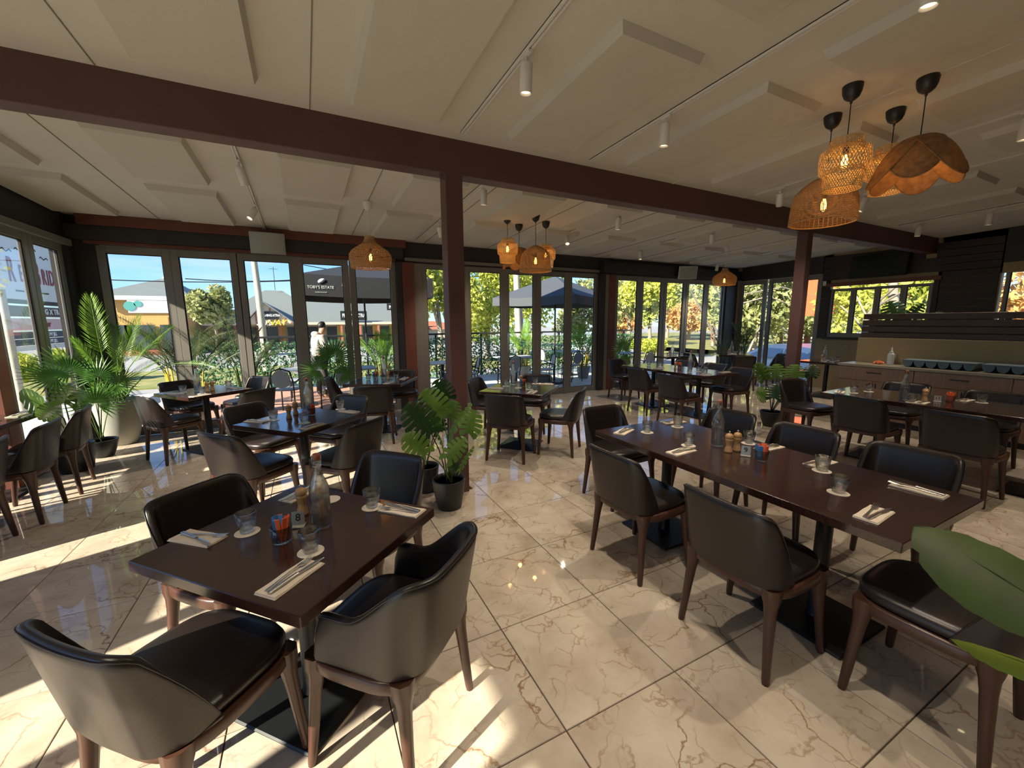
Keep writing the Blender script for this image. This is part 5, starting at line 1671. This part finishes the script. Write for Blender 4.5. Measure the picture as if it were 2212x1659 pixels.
def shops():
    D = 45.0
    q = lambda u, v, d=D: aty(u, v, d)
    s = thing('shop_row', 'long low shop row with zinc roof, gable and verandah across the street', 'building', (0, D, GZ))
    L = s.location
    ex0, ex1 = q(440, 700).x, q(900, 695).x
    ze, zr = 1.62, 4.35
    r = MB()
    r.add([(ex0, D - .6, ze), (ex1, D - .6, ze), (ex1 - 2, D + 6, zr), (ex0 + 4.5, D + 6, zr), (ex0, D + 12, ze), (ex1, D + 12, ze)], [(0, 1, 2, 3), (0, 3, 4), (1, 5, 2), (2, 5, 4, 3)])
    part('main_roof', r.xf(Matrix.Translation(-L)), 'roof', s)
    c = q(583, 640)
    r = MB().add([(c.x - 3.4, D + 3.0, 3.1), (c.x + 3.4, D + 3.0, 3.1), (c.x + .8, D + 6.5, 5.05), (c.x - .8, D + 6.5, 5.05), (c.x - 3.4, D + 10, 3.1), (c.x + 3.4, D + 10, 3.1)], [(0, 1, 2, 3), (0, 3, 4), (1, 5, 2), (2, 5, 4, 3)])
    part('upper_roof', r.xf(Matrix.Translation(-L)), 'roof', s)
    part('gutter', MB().box(ex0, ex1, D - .75, D - .55, ze - .22, ze + .02).xf(Matrix.Translation(-L)), 'fascia', s)
    part('wall', MB().box(ex0 + .3, ex1 - .3, D + 1.6, D + 11, GZ, ze + .1).xf(Matrix.Translation(-L)), 'fascia', s)
    # gable porch
    a, b, ap = q(534, 690), q(638, 691), q(573, 656)
    g = MB().add([(a.x, D - 1.6, ze - .1), (b.x, D - 1.6, ze - .1), (ap.x, D - 1.6, ap.z), (a.x, D + 3, ze - .1), (b.x, D + 3, ze - .1), (ap.x, D + 3, ap.z)], [(0, 1, 2), (0, 2, 5, 3), (1, 4, 5, 2), (3, 5, 4)])
    part('gable_wall', g.xf(Matrix.Translation(-L)), 'fascia', s)
    rr = MB()
    for p0 in (a, b):
        sg = -1 if p0 is a else 1
        e = Vector((p0.x + sg * .5, 0, ze - .45))
        rr.add([(e.x, D - 2.0, e.z), (ap.x, D - 2.0, ap.z + .12), (ap.x, D + 4, ap.z + .12), (e.x, D + 4, e.z), (e.x, D - 2.0, e.z - .12), (ap.x, D - 2.0, ap.z), (ap.x, D + 4, ap.z), (e.x, D + 4, e.z - .12)],
               [(0, 1, 2, 3), (7, 6, 5, 4), (0, 4, 5, 1), (1, 5, 6, 2), (2, 6, 7, 3), (3, 7, 4, 0)])
    part('gable_roof', rr.xf(Matrix.Translation(-L)), 'roof', s)
    for k in range(7):
        t = (k + .5) / 7
        x = a.x + (b.x - a.x) * t
        zz = ze + (ap.z - ze) * (1 - abs(x - ap.x) / max(abs(a.x - ap.x), abs(b.x - ap.x))) - .15
        if zz > ze + .05: part('batten', MB().box(x - .05, x + .05, D - 1.66, D - 1.61, ze - .1, zz).xf(Matrix.Translation(-L)), 'brick', s)
    for k in range(11):
        x = ex0 + .6 + k * (ex1 - ex0 - 1.2) / 10
        part('verandah_post', MB().box(x - .09, x + .09, D - .7, D - .52, GZ, ze - .2).xf(Matrix.Translation(-L)), 'brick', s)
        if k < 10:
            w = (ex1 - ex0) / 10
            f = part('shop_window', MB().box(x + .5, x + w - .35, D + 1.5, D + 1.59, GZ + .5, ze - .45).xf(Matrix.Translation(-L)), 'shop', s)
            part('pier', MB().box(x - .3, x + .35, D + 1.45, D + 1.59, GZ, ze - .2).xf(Matrix.Translation(-L)), 'ochre' if k % 3 != 1 else 'fascia', s)
    def board(name, lab, u0, u1, v0, v1, d, m, txts, cat='sign'):
        p0, p1 = aty(u0, v1, d), aty(u1, v0, d)
        cx, cz = (p0.x + p1.x) / 2, (p0.z + p1.z) / 2
        t = thing(name, lab, cat, (cx, d, cz), 0, 'shop signs across the street')
        w, h = abs(p1.x - p0.x), abs(p1.z - p0.z)
        if m: part('panel', MB().cbox(-w / 2, w / 2, -.03, .03, -h / 2, h / 2, .01), m, t)
        for tx, mm, sz, ox, oz, sx, sh in txts:
            text('lettering', tx, sz * h, mm, t, (ox * w, -.04, oz * h), (R(90), 0, 0), .01, sx=sx, shear=sh, bold=.01)
        return t
    board('shop_sign', 'small black shop sign in the gable across the street', 568, 601, 673, 690, D - 1.70, 'signblack', [('GAMING-XTRA', 'signwhite', .42, 0, 0, .72, 0)])
    board('shop_sign', 'white and yellow lettering sign under the gable', 556, 608, 690, 705, D - 1.72, None, [('SUB', 'signwhite', 1.15, -.22, 0, 1.0, .2), ('WAY', 'signyellow', 1.15, .26, 0, 1.0, .2)])
    board('shop_sign', 'black shop sign with white letters on the zinc roof', 736, 792, 672, 692, D - .9, 'signblack', [('PLAYING XTRA', 'signwhite', .55, 0, 0, .62, 0)])
    board('shop_sign', 'second black shop sign at the right end of the shop row', 836, 872, 656, 672, D + 2.6, 'signblack', [('PLAYING', 'signwhite', .6, 0, 0, .7, 0)])
    board('poster', 'small red poster on the shop front below the yellow lettering', 559, 567, 704, 718, D - .8, 'poster', [], 'poster')
    yb = thing('rear_building', 'bright yellow upper building behind the right end of the shop row', 'building', (aty(835, 660, D + 14).x, D + 14, GZ))
    part('wall', MB().box(-2.2, 4.2, 0, 5, 0, 6.4), 'ochre', yb)
    for k in range(2): part('window', MB().box(-.2 + k * 1.6, .8 + k * 1.6, -.06, -.01, 3.6, 5.2), 'shop', yb)
    # house on the left
    D2 = 42.0
    q2 = lambda u, v: aty(u, v, D2)
    h = thing('corner_house', 'ochre corner building with a grey hipped roof at the left', 'building', (0, D2, GZ))
    L = h.location
    x0, x1 = q2(190, 640).x, q2(415, 640).x
    z0 = q2(330, 641).z
    apx = q2(326, 597)
    r = MB().add([(x0, D2 - .6, z0), (x1, D2 - .6, z0), (apx.x + .4, D2 + 4, apx.z + .15), (apx.x - .4, D2 + 4, apx.z + .15), (x0, D2 + 9, z0), (x1, D2 + 9, z0)], [(0, 1, 2, 3), (0, 3, 4), (1, 5, 2), (2, 5, 4, 3)])
    part('hip_roof', r.xf(Matrix.Translation(-L)), 'roof', h)
    part('finial', MB().lathe([(.25, 0), (.3, .15), (.12, .35), (0, .4)], 12, (apx.x, 4, apx.z - GZ + .1)), 'roof', h)
    part('fascia_board', MB().box(x0, x1, D2 - .72, D2 - .55, z0 - .3, z0 + .02).xf(Matrix.Translation(-L)), 'signwhite', h)
    part('wall', MB().box(x0 + .5, x1 - .5, D2, D2 + 8.4, GZ, z0 - .05).xf(Matrix.Translation(-L)), 'ochre', h)
    part('brick_base', MB().box(x0 + .45, x1 - .45, D2 - .06, D2 - .01, GZ, .6).xf(Matrix.Translation(-L)), 'brick', h)
    for u in (250, 300, 375):
        c = q2(u, 690)
        part('window', MB().box(c.x - .9, c.x + .9, D2 - .12, D2 - .07, -.4, 1.5).xf(Matrix.Translation(-L)), 'shop', h)
    bd = board('shop_sign', 'white board with teal dots on the corner building', 278, 363, 650, 676, D2 - .8, 'signwhite', [])
    for u, v, rr_ in ((289, 662, .36), (306, 657, .24)):
        c = q2(u, v)
        part('dot', MB().lathe([(0, 0), (rr_, 0), (rr_, .02), (0, .02)], 20, smooth=False).xf(Matrix.Rotation(R(90), 4, 'X')), 'signgreen', bd, (c.x - bd.location.x, -.05, c.z - bd.location.z))
    # poles and wires
    t = thing('power_pole', 'weathered timber power pole behind the third left door leaf', 'pole', (aty(571, 740, 24).x, 24, GZ))
    part('shaft', MB().tube([(0, 0, 0), (-.05, 0, 4), (-.15, 0, 7.5)], [.17, .15, .12], 10), 'pole', t)
    t2 = thing('power_pole', 'white painted pole behind the middle doors left of the umbrella', 'pole', (aty(1118, 700, 17).x, 17, GZ))
    part('shaft', MB().tube([(.15, 0, 0), (0, 0, 3), (-.1, 0, 6)], [.16, .15, .13], 10), 'pole', t2)
    part('brace', MB().tube([(.3, 0, 0), (.25, 0, 2.6), (0, 0, 4.4)], [.05, .05, .05], 8), 'pole', t2)
    for i, (a_, b_, sg, lab) in enumerate((((200, 603), (650, 606), .1, 'overhead wire crossing the left door leaves, lower'), ((600, 560), (900, 600), .2, 'overhead wire near the left umbrella'), ((400, 602), (760, 590), .25, 'overhead wire rising to the right past the pole'))):
        tag(part('overhead_wire', MB().tube(catenary(aty(*a_, 24), aty(*b_, 24), sg), .022, 5), 'black'), lab, 'wire', 'overhead wires')
    an = aty(576, 600, 40)
    tag(part('roof_antenna', MB().tube([(0, 0, 0), (0, 0, 2.4)], .03, 5).tube([(-.4, 0, 2.2), (.4, 0, 2.2)], .02, 5), 'black', loc=(an.x, 51.0, 5.05)), 'thin antenna mast on the shop roof behind the power pole', 'antenna')
shops()
def pylon():
    X = -6.5
    t = thing('pylon_sign', 'big white cafe sign with dark red lettering outside the left windows', 'sign', (X, 16, GZ))
    L = t.location
    a, b = 13.0, 18.6
    z0, z1 = 2.23, 3.75
    bx = lambda y0, y1, u0, u1: MB().box(-.08, .08, y0 - 16, y1 - 16, u0 - GZ, u1 - GZ)
    part('white_panel', bx(a, b, z0, z1), 'signwhite', t)
    part('frame', bx(a - .05, b + .05, z0 - .10, z0 - .005), 'seal', t)
    def tx(s, y, z, sz, m, sx=1.0, sh=0.0):
        text('lettering', s, sz, m, t, (.09, y - 16, z - GZ), (R(90), 0, R(90)), .004, sx=sx, bold=.008, shear=sh)
    for ch, y, big in (('R', 14.95, 1), ('E', 15.36, 0), ('D', 15.70, 0), ('B', 16.08, 1), ('R', 16.40, 0), ('I', 16.59, 0), ('D', 16.79, 0), ('G', 17.07, 0), ('E', 17.33, 0)):
        tx(ch, y, 2.93 if big else 2.88, .86 if big else .60, 'signred', .52 if big else .56)
    tx('\u2014 CAFE \u2014', 15.75, 2.46, .30, 'ink', 1.0)
    for k in range(7):
        y = 14.7 + k * .55
        part('bird_mark', MB().tube([(.085, y - 16 + .4 * i / 6, 3.42 + .08 * (k % 3) - GZ + .035 * math.sin(i * 1.6)) for i in range(7)], .012, 5), 'ink', t)
    br = [(.085, 17.0 + 1.5 * i / 10 - 16, 2.42 - GZ + .16 * math.sin(PI * i / 10)) for i in range(11)]
    part('bridge_mark', MB().tube(br, .02, 5).tube([(.085, 1.0, 2.42 - GZ), (.085, 2.5, 2.42 - GZ)], .025, 5), 'signyellow', t)
    for y in (13.6, 17.9): part('support_post', MB().tube([(-.15, y - 16, 0), (-.15, y - 16, z1 - GZ)], .10, 10), 'pole', t)
    zz = lambda v: atx(60, v, X).z
    for lab, v0, v1, m, txt, mt, sx in (('black panel', 684, 662, 'signblack', 'PLAYING X TRA', 'signwhite', 1.1), ('pink panel', 713, 688, 'signpink', 'Jar', 'signred', 1.0), ('navy panel upper', 731, 717, 'signnavy', 'TOYOTA BY JILL', 'signwhite', 1.0), ('navy panel lower', 746, 733, 'signnavy', 'TOYOTA BY JILL', 'signwhite', 1.0), ('white panel', 757, 748, 'signwhite', None, None, 1)):
        u0, u1 = zz(v0), zz(v1)
        p = part('sign_panel', bx(a, b - .3, u0, u1), m, t)
        if txt:
            s2 = txt if 'TOYOTA' not in txt else 'DINE BY JILL'
            tx(s2, 16.2, (u0 + u1) / 2, (u1 - u0) * .75, mt, sx)
    # roadside pale post with green bin
    p = thing('street_post', 'pale green street post outside the left side windows', 'post', (-5.4, atx(35, 800, -5.4).y, GZ))
    part('shaft', MB().tube([(0, 0, 0), (0, 0, 3.2)], .06, 12), 'pole', p)
pylon()
def furniture_out():
    # umbrellas
    def umbrella(label, x, y, half, rot, zp, ze, val, m, pole=True, txt=None):
        t = thing('patio_umbrella', label, 'umbrella', (x, y, -.05), R(rot), 'dark patio umbrellas')
        cs = [(-half, -half), (half, -half), (half, half), (-half, half)]
        for i in range(4):
            a, b = cs[i], cs[(i + 1) % 4]
            n = 8
            vs = [(0, 0, zp)]
            mid = lambda f: (a[0] + (b[0] - a[0]) * f, a[1] + (b[1] - a[1]) * f)
            rows = []
            for k in range(1, 5):
                s = k / 4
                rows.append([(mid(j / n)[0] * s, mid(j / n)[1] * s, zp + (ze - zp) * s - .05 * math.sin(PI * s) * 0 - .035 * s * math.sin(PI * j / n)) for j in range(n + 1)])
            mb = MB()
            mb.add([(0, 0, zp)] + rows[0], [(0, j + 1, j + 2) for j in range(n)])
            mb.rings(rows, False, False, False, False)
            mb.rings([rows[-1], [(p[0] * 1.005, p[1] * 1.005, p[2] - val) for p in rows[-1]]], False, False, False, False)
            pn = part('canopy_panel', mb, m, t)
            part('rib', MB().tube([(0, 0, zp - .03), (a[0] * .98, a[1] * .98, ze - .02)], .012, 5), 'rail', t)
            if txt and i == 0:
                text('lettering', txt, .078, 'signwhite', pn, (-.97, -half * 1.008 - .004, ze - val * .62), (R(90), 0, 0), .001, sx=.9)
                text('small_lettering', 'COFFEE ROASTERS', .026, 'signwhite', pn, (-.97, -half * 1.008 - .004, ze - val * .85), (R(90), 0, 0), .001)
                part('bean_mark', MB().lathe([(0, 0), (.07, 0), (.07, .004), (0, .004)], 20).xf(Matrix.Rotation(R(90), 4, 'X') @ Matrix.Diagonal((1, .55, 1, 1))), 'signwhite', pn, (-.95, -half * 1.008 - .006, ze - val * .32), (0, R(-25), 0))
        part('pole', MB().tube([(0, 0, 0), (0, 0, zp + .05)], .022, 10), 'rail', t)
        part('base', MB().cbox(-.3, .3, -.3, .3, 0, .06, .01), 'rail', t)
    umbrella('black patio umbrella with white lettering behind the left doors', 1.32, 10.35, 1.30, 0, 3.02, 2.60, .42, 'canvas', txt="TOBY'S ESTATE")
    umbrella('charcoal patio umbrella behind the middle doors', 5.98, 9.25, 1.18, 28, 2.82, 2.25, .20, 'canvas2')
    # bistro chairs
    def cmesh():
        fr = MB()
        for sx in (-1, 1):
            fr.tube([(sx * .20, .19, 0), (sx * .19, .18, .44)], .013, 6)
            fr.tube([(sx * .19, -.22, 0), (sx * .18, -.19, .44), (sx * .19, -.23, .62), (sx * .15, -.26, .80), (0, -.27, .85)], .013, 6)
            fr.tube([(sx * .19, -.21, .58), (sx * .25, -.05, .64), (sx * .24, .13, .60), (sx * .19, .18, .44)], .013, 6)
        fr.tube([(.2, .19, .2), (-.2, .19, .2)], .008, 5).tube([(.2, -.2, .2), (-.2, -.2, .2)], .008, 5)
        st = MB().rings([superring(.21, .2, .2, .435, 24, 3), superring(.215, .205, .205, .45, 24, 3), superring(.2, .19, .19, .465, 24, 3)], True, True, True)
        n = 12
        bk = MB()
        rr = []
        for dz in (0, 1):
            pts = []
            for j in range(20):
                a = 2 * PI * j / 20
                x, z = .155 * math.cos(a), .655 + .165 * math.sin(a)
                pts.append((x, -.235 - .05 * (z - .5) / .35 + .012 * dz, z))
            rr.append(pts)
        bk.rings(rr, True, True, True, False)
        return fr.mesh('frame', 'dframe'), st.mesh('seat', 'weave'), bk.mesh('back_panel', 'weave')
    fm, sm, bm2 = cmesh()
    def bchair(label, x, y, rz):
        t = thing('bistro_chair', label, 'chair', (x, y, -.05), R(rz), 'black rattan bistro chairs on the terrace')
        link('frame', fm, t); link('seat', sm, t); link('back_panel', bm2, t)
    def otable(label, x, y, w=.7, d=.7, rz=0):
        t = thing('terrace_table', label, 'table', (x, y, -.05), R(rz), 'terrace tables')
        part('tabletop', MB().cbox(-w / 2, w / 2, -d / 2, d / 2, .72, .745, .003), 'weave', t)
        part('pedestal', MB().tube([(0, 0, 0.02), (0, 0, .72)], .04, 10), 'rail', t)
        part('base', MB().cbox(-.22, .22, -.22, .22, 0, .02, .003), 'rail', t)
    otable('pale terrace table behind the glass door with the handle', 4.85, 9.35, 1.0, .7, 0)
    otable('terrace table behind the right end of the middle doors', 7.25, 10.3, .8, .7, 0)
    otable('terrace table left of the middle post outside', 2.75, 8.95, .9, .7, 0)
    otable('terrace table outside the third left door leaf', -.1, 9.1, .7, .7, 0)
    otable('terrace table outside the fourth left door leaf', .9, 8.75, .7, .7, 0)
    otable('terrace table outside the first right door leaves', 8.2, 8.9, .8, .6, 0)
    for c in (('bistro chair left of the handle door table', 4.35, 8.75, 10), ('bistro chair behind the handle door table', 4.9, 10.0, 180), ('bistro chair turned left beside the umbrella pole', 5.32, 8.72, 75), ('bistro chair seen from behind at the right end of the middle doors', 6.55, 9.25, 5),
              ('bistro chair beyond the umbrella pole', 6.5, 10.35, -90), ('bistro chair left of the middle post outside', 2.75, 8.3, 0), ('bistro chair beside the post outside, sideways', 3.35, 8.9, 80), ('bistro chair with rounded back outside the third left leaf', -.35, 8.45, -20),
              ('bistro chair farther outside the third left leaf', -.15, 9.8, 180), ('bistro chair outside the fourth left leaf', .45, 8.25, 30), ('bistro chair outside the fifth left leaf near the hedge', 1.75, 9.6, 120), ('bistro chair outside the first right leaf', 7.5, 8.6, -70), ('bistro chair outside the second right leaf', 8.2, 8.25, 0)):
        bchair(*c)
furniture_out()
def car(label, x, y, rz, m, z=GZ):
    t = thing('parked_car', label, 'car', (x, y, z), R(rz), 'parked cars')
    prof = [(-2.2, .35), (-2.22, .7), (-2.1, .92), (-1.45, 1.0), (-.85, 1.42), (-.2, 1.50), (.6, 1.46), (1.35, 1.05), (1.95, .95), (2.2, .75), (2.22, .35)]
    def sec(w, k=1.0): return [(px, w * (1 if pz < 1.02 else .80 - .05 * (pz - 1.4)), pz) for px, pz in prof]
    b = MB().rings([sec(-.86), sec(-.80), sec(.80), sec(.86)], True, True, True, False)
    part('body', b, m, t)
    g = MB()
    for sg in (-1, 1):
        for x0, x1, u0, u1 in ((-1.22, -.12, -.78, -.12), (-.04, 1.12, -.04, .55)):
            g.add([(x0, sg * .865, 1.06), (x1, sg * .865, 1.06), (u1, sg * .715, 1.36), (u0, sg * .715, 1.36)], [(0, 1, 2, 3) if sg < 0 else (3, 2, 1, 0)])
    part('side_windows', g, 'carglass', t)
    part('windscreen', MB().add([(1.33, -.66, 1.085), (1.33, .66, 1.085), (.66, .62, 1.46), (.66, -.62, 1.46)], [(0, 1, 2, 3)]), 'carglass', t)
    part('rear_window', MB().add([(-1.42, .66, 1.045), (-1.42, -.66, 1.045), (-.90, -.62, 1.415), (-.90, .62, 1.415)], [(0, 1, 2, 3)]), 'carglass', t)
    for px in (-1.35, 1.4):
        for sg in (-1, 1):
            part('wheel', MB().lathe([(.0, -.1), (.30, -.1), (.33, -.06), (.33, .06), (.30, .1), (0, .1)], 20).xf(Matrix.Translation((px, sg * .80, .33)) @ Matrix.Rotation(R(90), 4, 'X')), 'tyre', t)
car('white car parked close outside the right side windows', 15.0, 8.1, 90, 'carwhite', -.72)
car('silver car parked outside the small kitchen window', 26.0, 9.9, 90, 'carwhite')
car('dark silver car behind the right front doors', 17.2, 21.0, 0, 'carsilver')
car('car across the road behind the right doors', 26.5, 33.0, 0, 'carwhite')
car('silver car across the road by the left sign', -13.5, 26.0, 20, 'carsilver')
def right_buildings():
    t = thing('white_building', 'white building with window columns seen through the kitchen window', 'building', (60, 26.6, GZ))
    part('wall', MB().box(-.5, 8, -8, 6.5, 0, 9.5), 'signwhite', t)
    for k in range(3):
        for j in range(2):
            part('window', MB().box(-.58, -.51, .8 - k * 1.5, 1.7 - k * 1.5, 3.4 + j * 2.7, 5.2 + j * 2.7), 'shop', t)
    part('canopy', MB().box(-3.0, -.51, -8, 6.5, 2.4, 2.8), 'tan', t)
    b = thing('advertising_banner', 'tall orange red banner seen right of the far post', 'banner', atx(1757, 655, 24), R(0), None)
    part('cloth', MB().box(-.05, .05, -1.0, .9, -.65, 2.3), 'redbanner', b)
    part('pole', MB().tube([(.1, .95, -3.4), (.1, .95, 2.5)], .07, 8), 'railw', b)
    s = thing('road_sign', 'white roadside sign behind the fifth right door leaf', 'sign', aty(1556, 672, 30))
    part('panel', MB().cbox(-.55, .55, -.05, .05, -1.0, .95, .02), 'signwhite', s)
    part('roundel', MB().lathe([(0, 0), (.35, 0), (.35, .02), (0, .02)], 20).xf(Matrix.Rotation(R(90), 4, 'X')), 'poster', s, (0, -.06, .25))
    part('pole', MB().tube([(0, .1, -3), (0, .1, 1)], .06, 8), 'railw', s)
    f = thing('brick_fence', 'low red brick and rail fence beyond the car park', 'fence', (44, 22, GZ))
    for k in range(9): part('pier', MB().cbox(-.2, .2, -10 + k * 2.6, -9.6 + k * 2.6, 0, 1.5, .02), 'brick', f)
    for z in (.5, 1.1): part('fence_rail', MB().box(-.04, .04, -9.9, 11.2, z, z + .12), 'railw', f)
    r = thing('tiled_roof_house', 'low red roofed house behind the ivy screen at the middle doors', 'building', (12.5, 48, GZ))
    part('roof', MB().add([(-5, 0, 1.6), (5, 0, 1.6), (3, 3, 2.6), (-3, 3, 2.6), (-5, 6, 1.6), (5, 6, 1.6)], [(0, 1, 2, 3), (0, 3, 4), (1, 5, 2), (2, 5, 4, 3)]), 'brick', r)
    part('wall', MB().box(-4.6, 4.6, .4, 5.6, 0, 1.65), 'fascia', r)
right_buildings()
def person():
    t = thing('person', 'person in a cream hoodie and dark trousers standing on the terrace, head bowed', 'person', (.24, 9.75, -.05), R(-70))
    def skin(name, vs, es, rad, m, sub=2):
        me = bpy.data.meshes.new(name)
        me.from_pydata(vs, es, [])
        o = bpy.data.objects.new(name, me)
        COL.objects.link(o)
        md = o.modifiers.new('skin', 'SKIN')
        sk = me.skin_vertices[0].data
        for i, r in enumerate(rad):
            sk[i].radius = (r, r) if not isinstance(r, tuple) else r
            sk[i].use_root = (i == 0)
        ss = o.modifiers.new('sub', 'SUBSURF'); ss.levels = sub; ss.render_levels = sub
        dg = bpy.context.evaluated_depsgraph_get()
        nm = bpy.data.meshes.new_from_object(o.evaluated_get(dg))
        bpy.data.objects.remove(o)
        for p in nm.polygons: p.use_smooth = True
        nm.materials.clear(); nm.materials.append(M[m])
        return link(name, nm, t)
    # faces +Y locally, height about 1.62
    body_v = [(0, 0, .88), (0, .01, 1.08), (0, .03, 1.26), (0, .05, 1.38), (0, .09, 1.44), (0, .13, 1.52), (0, .15, 1.60),
              (-.17, .03, 1.33), (-.21, .06, 1.10), (-.13, .26, 1.02), (-.08, .34, 1.04), (.17, .03, 1.33), (.21, .06, 1.10), (.13, .26, 1.02), (.08, .34, 1.04),
              (-.09, 0, .84), (-.10, .03, .47), (-.10, -.01, .07), (-.10, .13, .03), (.09, 0, .84), (.10, .06, .47), (.11, .03, .07), (.11, .17, .03)]
    body_e = [(0, 1), (1, 2), (2, 3), (3, 4), (4, 5), (5, 6), (2, 7), (7, 8), (8, 9), (9, 10), (2, 11), (11, 12), (12, 13), (13, 14), (0, 15), (15, 16), (16, 17), (17, 18), (0, 19), (19, 20), (20, 21), (21, 22)]
    rad = [.13, .125, .135, .06, .055, .085, .075, .065, .045, .035, .03, .065, .045, .035, .03, .085, .06, .045, .035, .085, .06, .045, .035]
    skin('body', body_v, body_e, rad, 'skin')
    hv = body_v[:4] + body_v[7:10] + body_v[11:14]
    he = [(0, 1), (1, 2), (2, 3), (2, 4), (4, 5), (5, 6), (2, 7), (7, 8), (8, 9)]
    skin('hoodie', hv, he, [.165, .16, .165, .10, .09, .068, .052, .09, .068, .052], 'hoodie')
    skin('hood', [(0, .0, 1.36), (0, -.06, 1.42), (0, -.05, 1.47)], [(0, 1), (1, 2)], [.10, .095, .05], 'hoodie')
    tv = [body_v[0]] + body_v[15:18] + body_v[19:22]
    skin('trousers', tv, [(0, 1), (1, 2), (2, 3), (0, 4), (4, 5), (5, 6)], [.145, .105, .075, .065, .105, .075, .065], 'trousers')
    skin('hair', [(0, .06, 1.52), (0, .10, 1.60), (0, .17, 1.665)], [(0, 1), (1, 2)], [.07, .092, .05], 'hair')
    for sg in (-1, 1):
        h = MB()
        for k in range(4): h.tube([(sg * .08 + (k - 1.5) * .016, .345, 1.04), (sg * .07 + (k - 1.5) * .015, .39, 1.045 - .004 * k), (sg * .065 + (k - 1.5) * .013, .405, 1.07)], [.009, .008, .007], 6)
        h.tube([(sg * .05, .34, 1.05), (sg * .03, .37, 1.075)], [.010, .008], 6)
        part('fingers', h, 'skin', t)
    tag(part('phone', MB().cbox(-.035, .035, -.004, .004, -.07, .07, .003), 'black', loc=(.24, 9.75, -.05)), 'dark phone held by the person in the cream hoodie', 'phone').matrix_world = Matrix.Translation((.24, 9.75, -.05)) @ Matrix.Rotation(R(-70), 4, 'Z') @ Matrix.Translation((0, .395, 1.10)) @ Matrix.Rotation(R(-25), 4, 'X')
person()
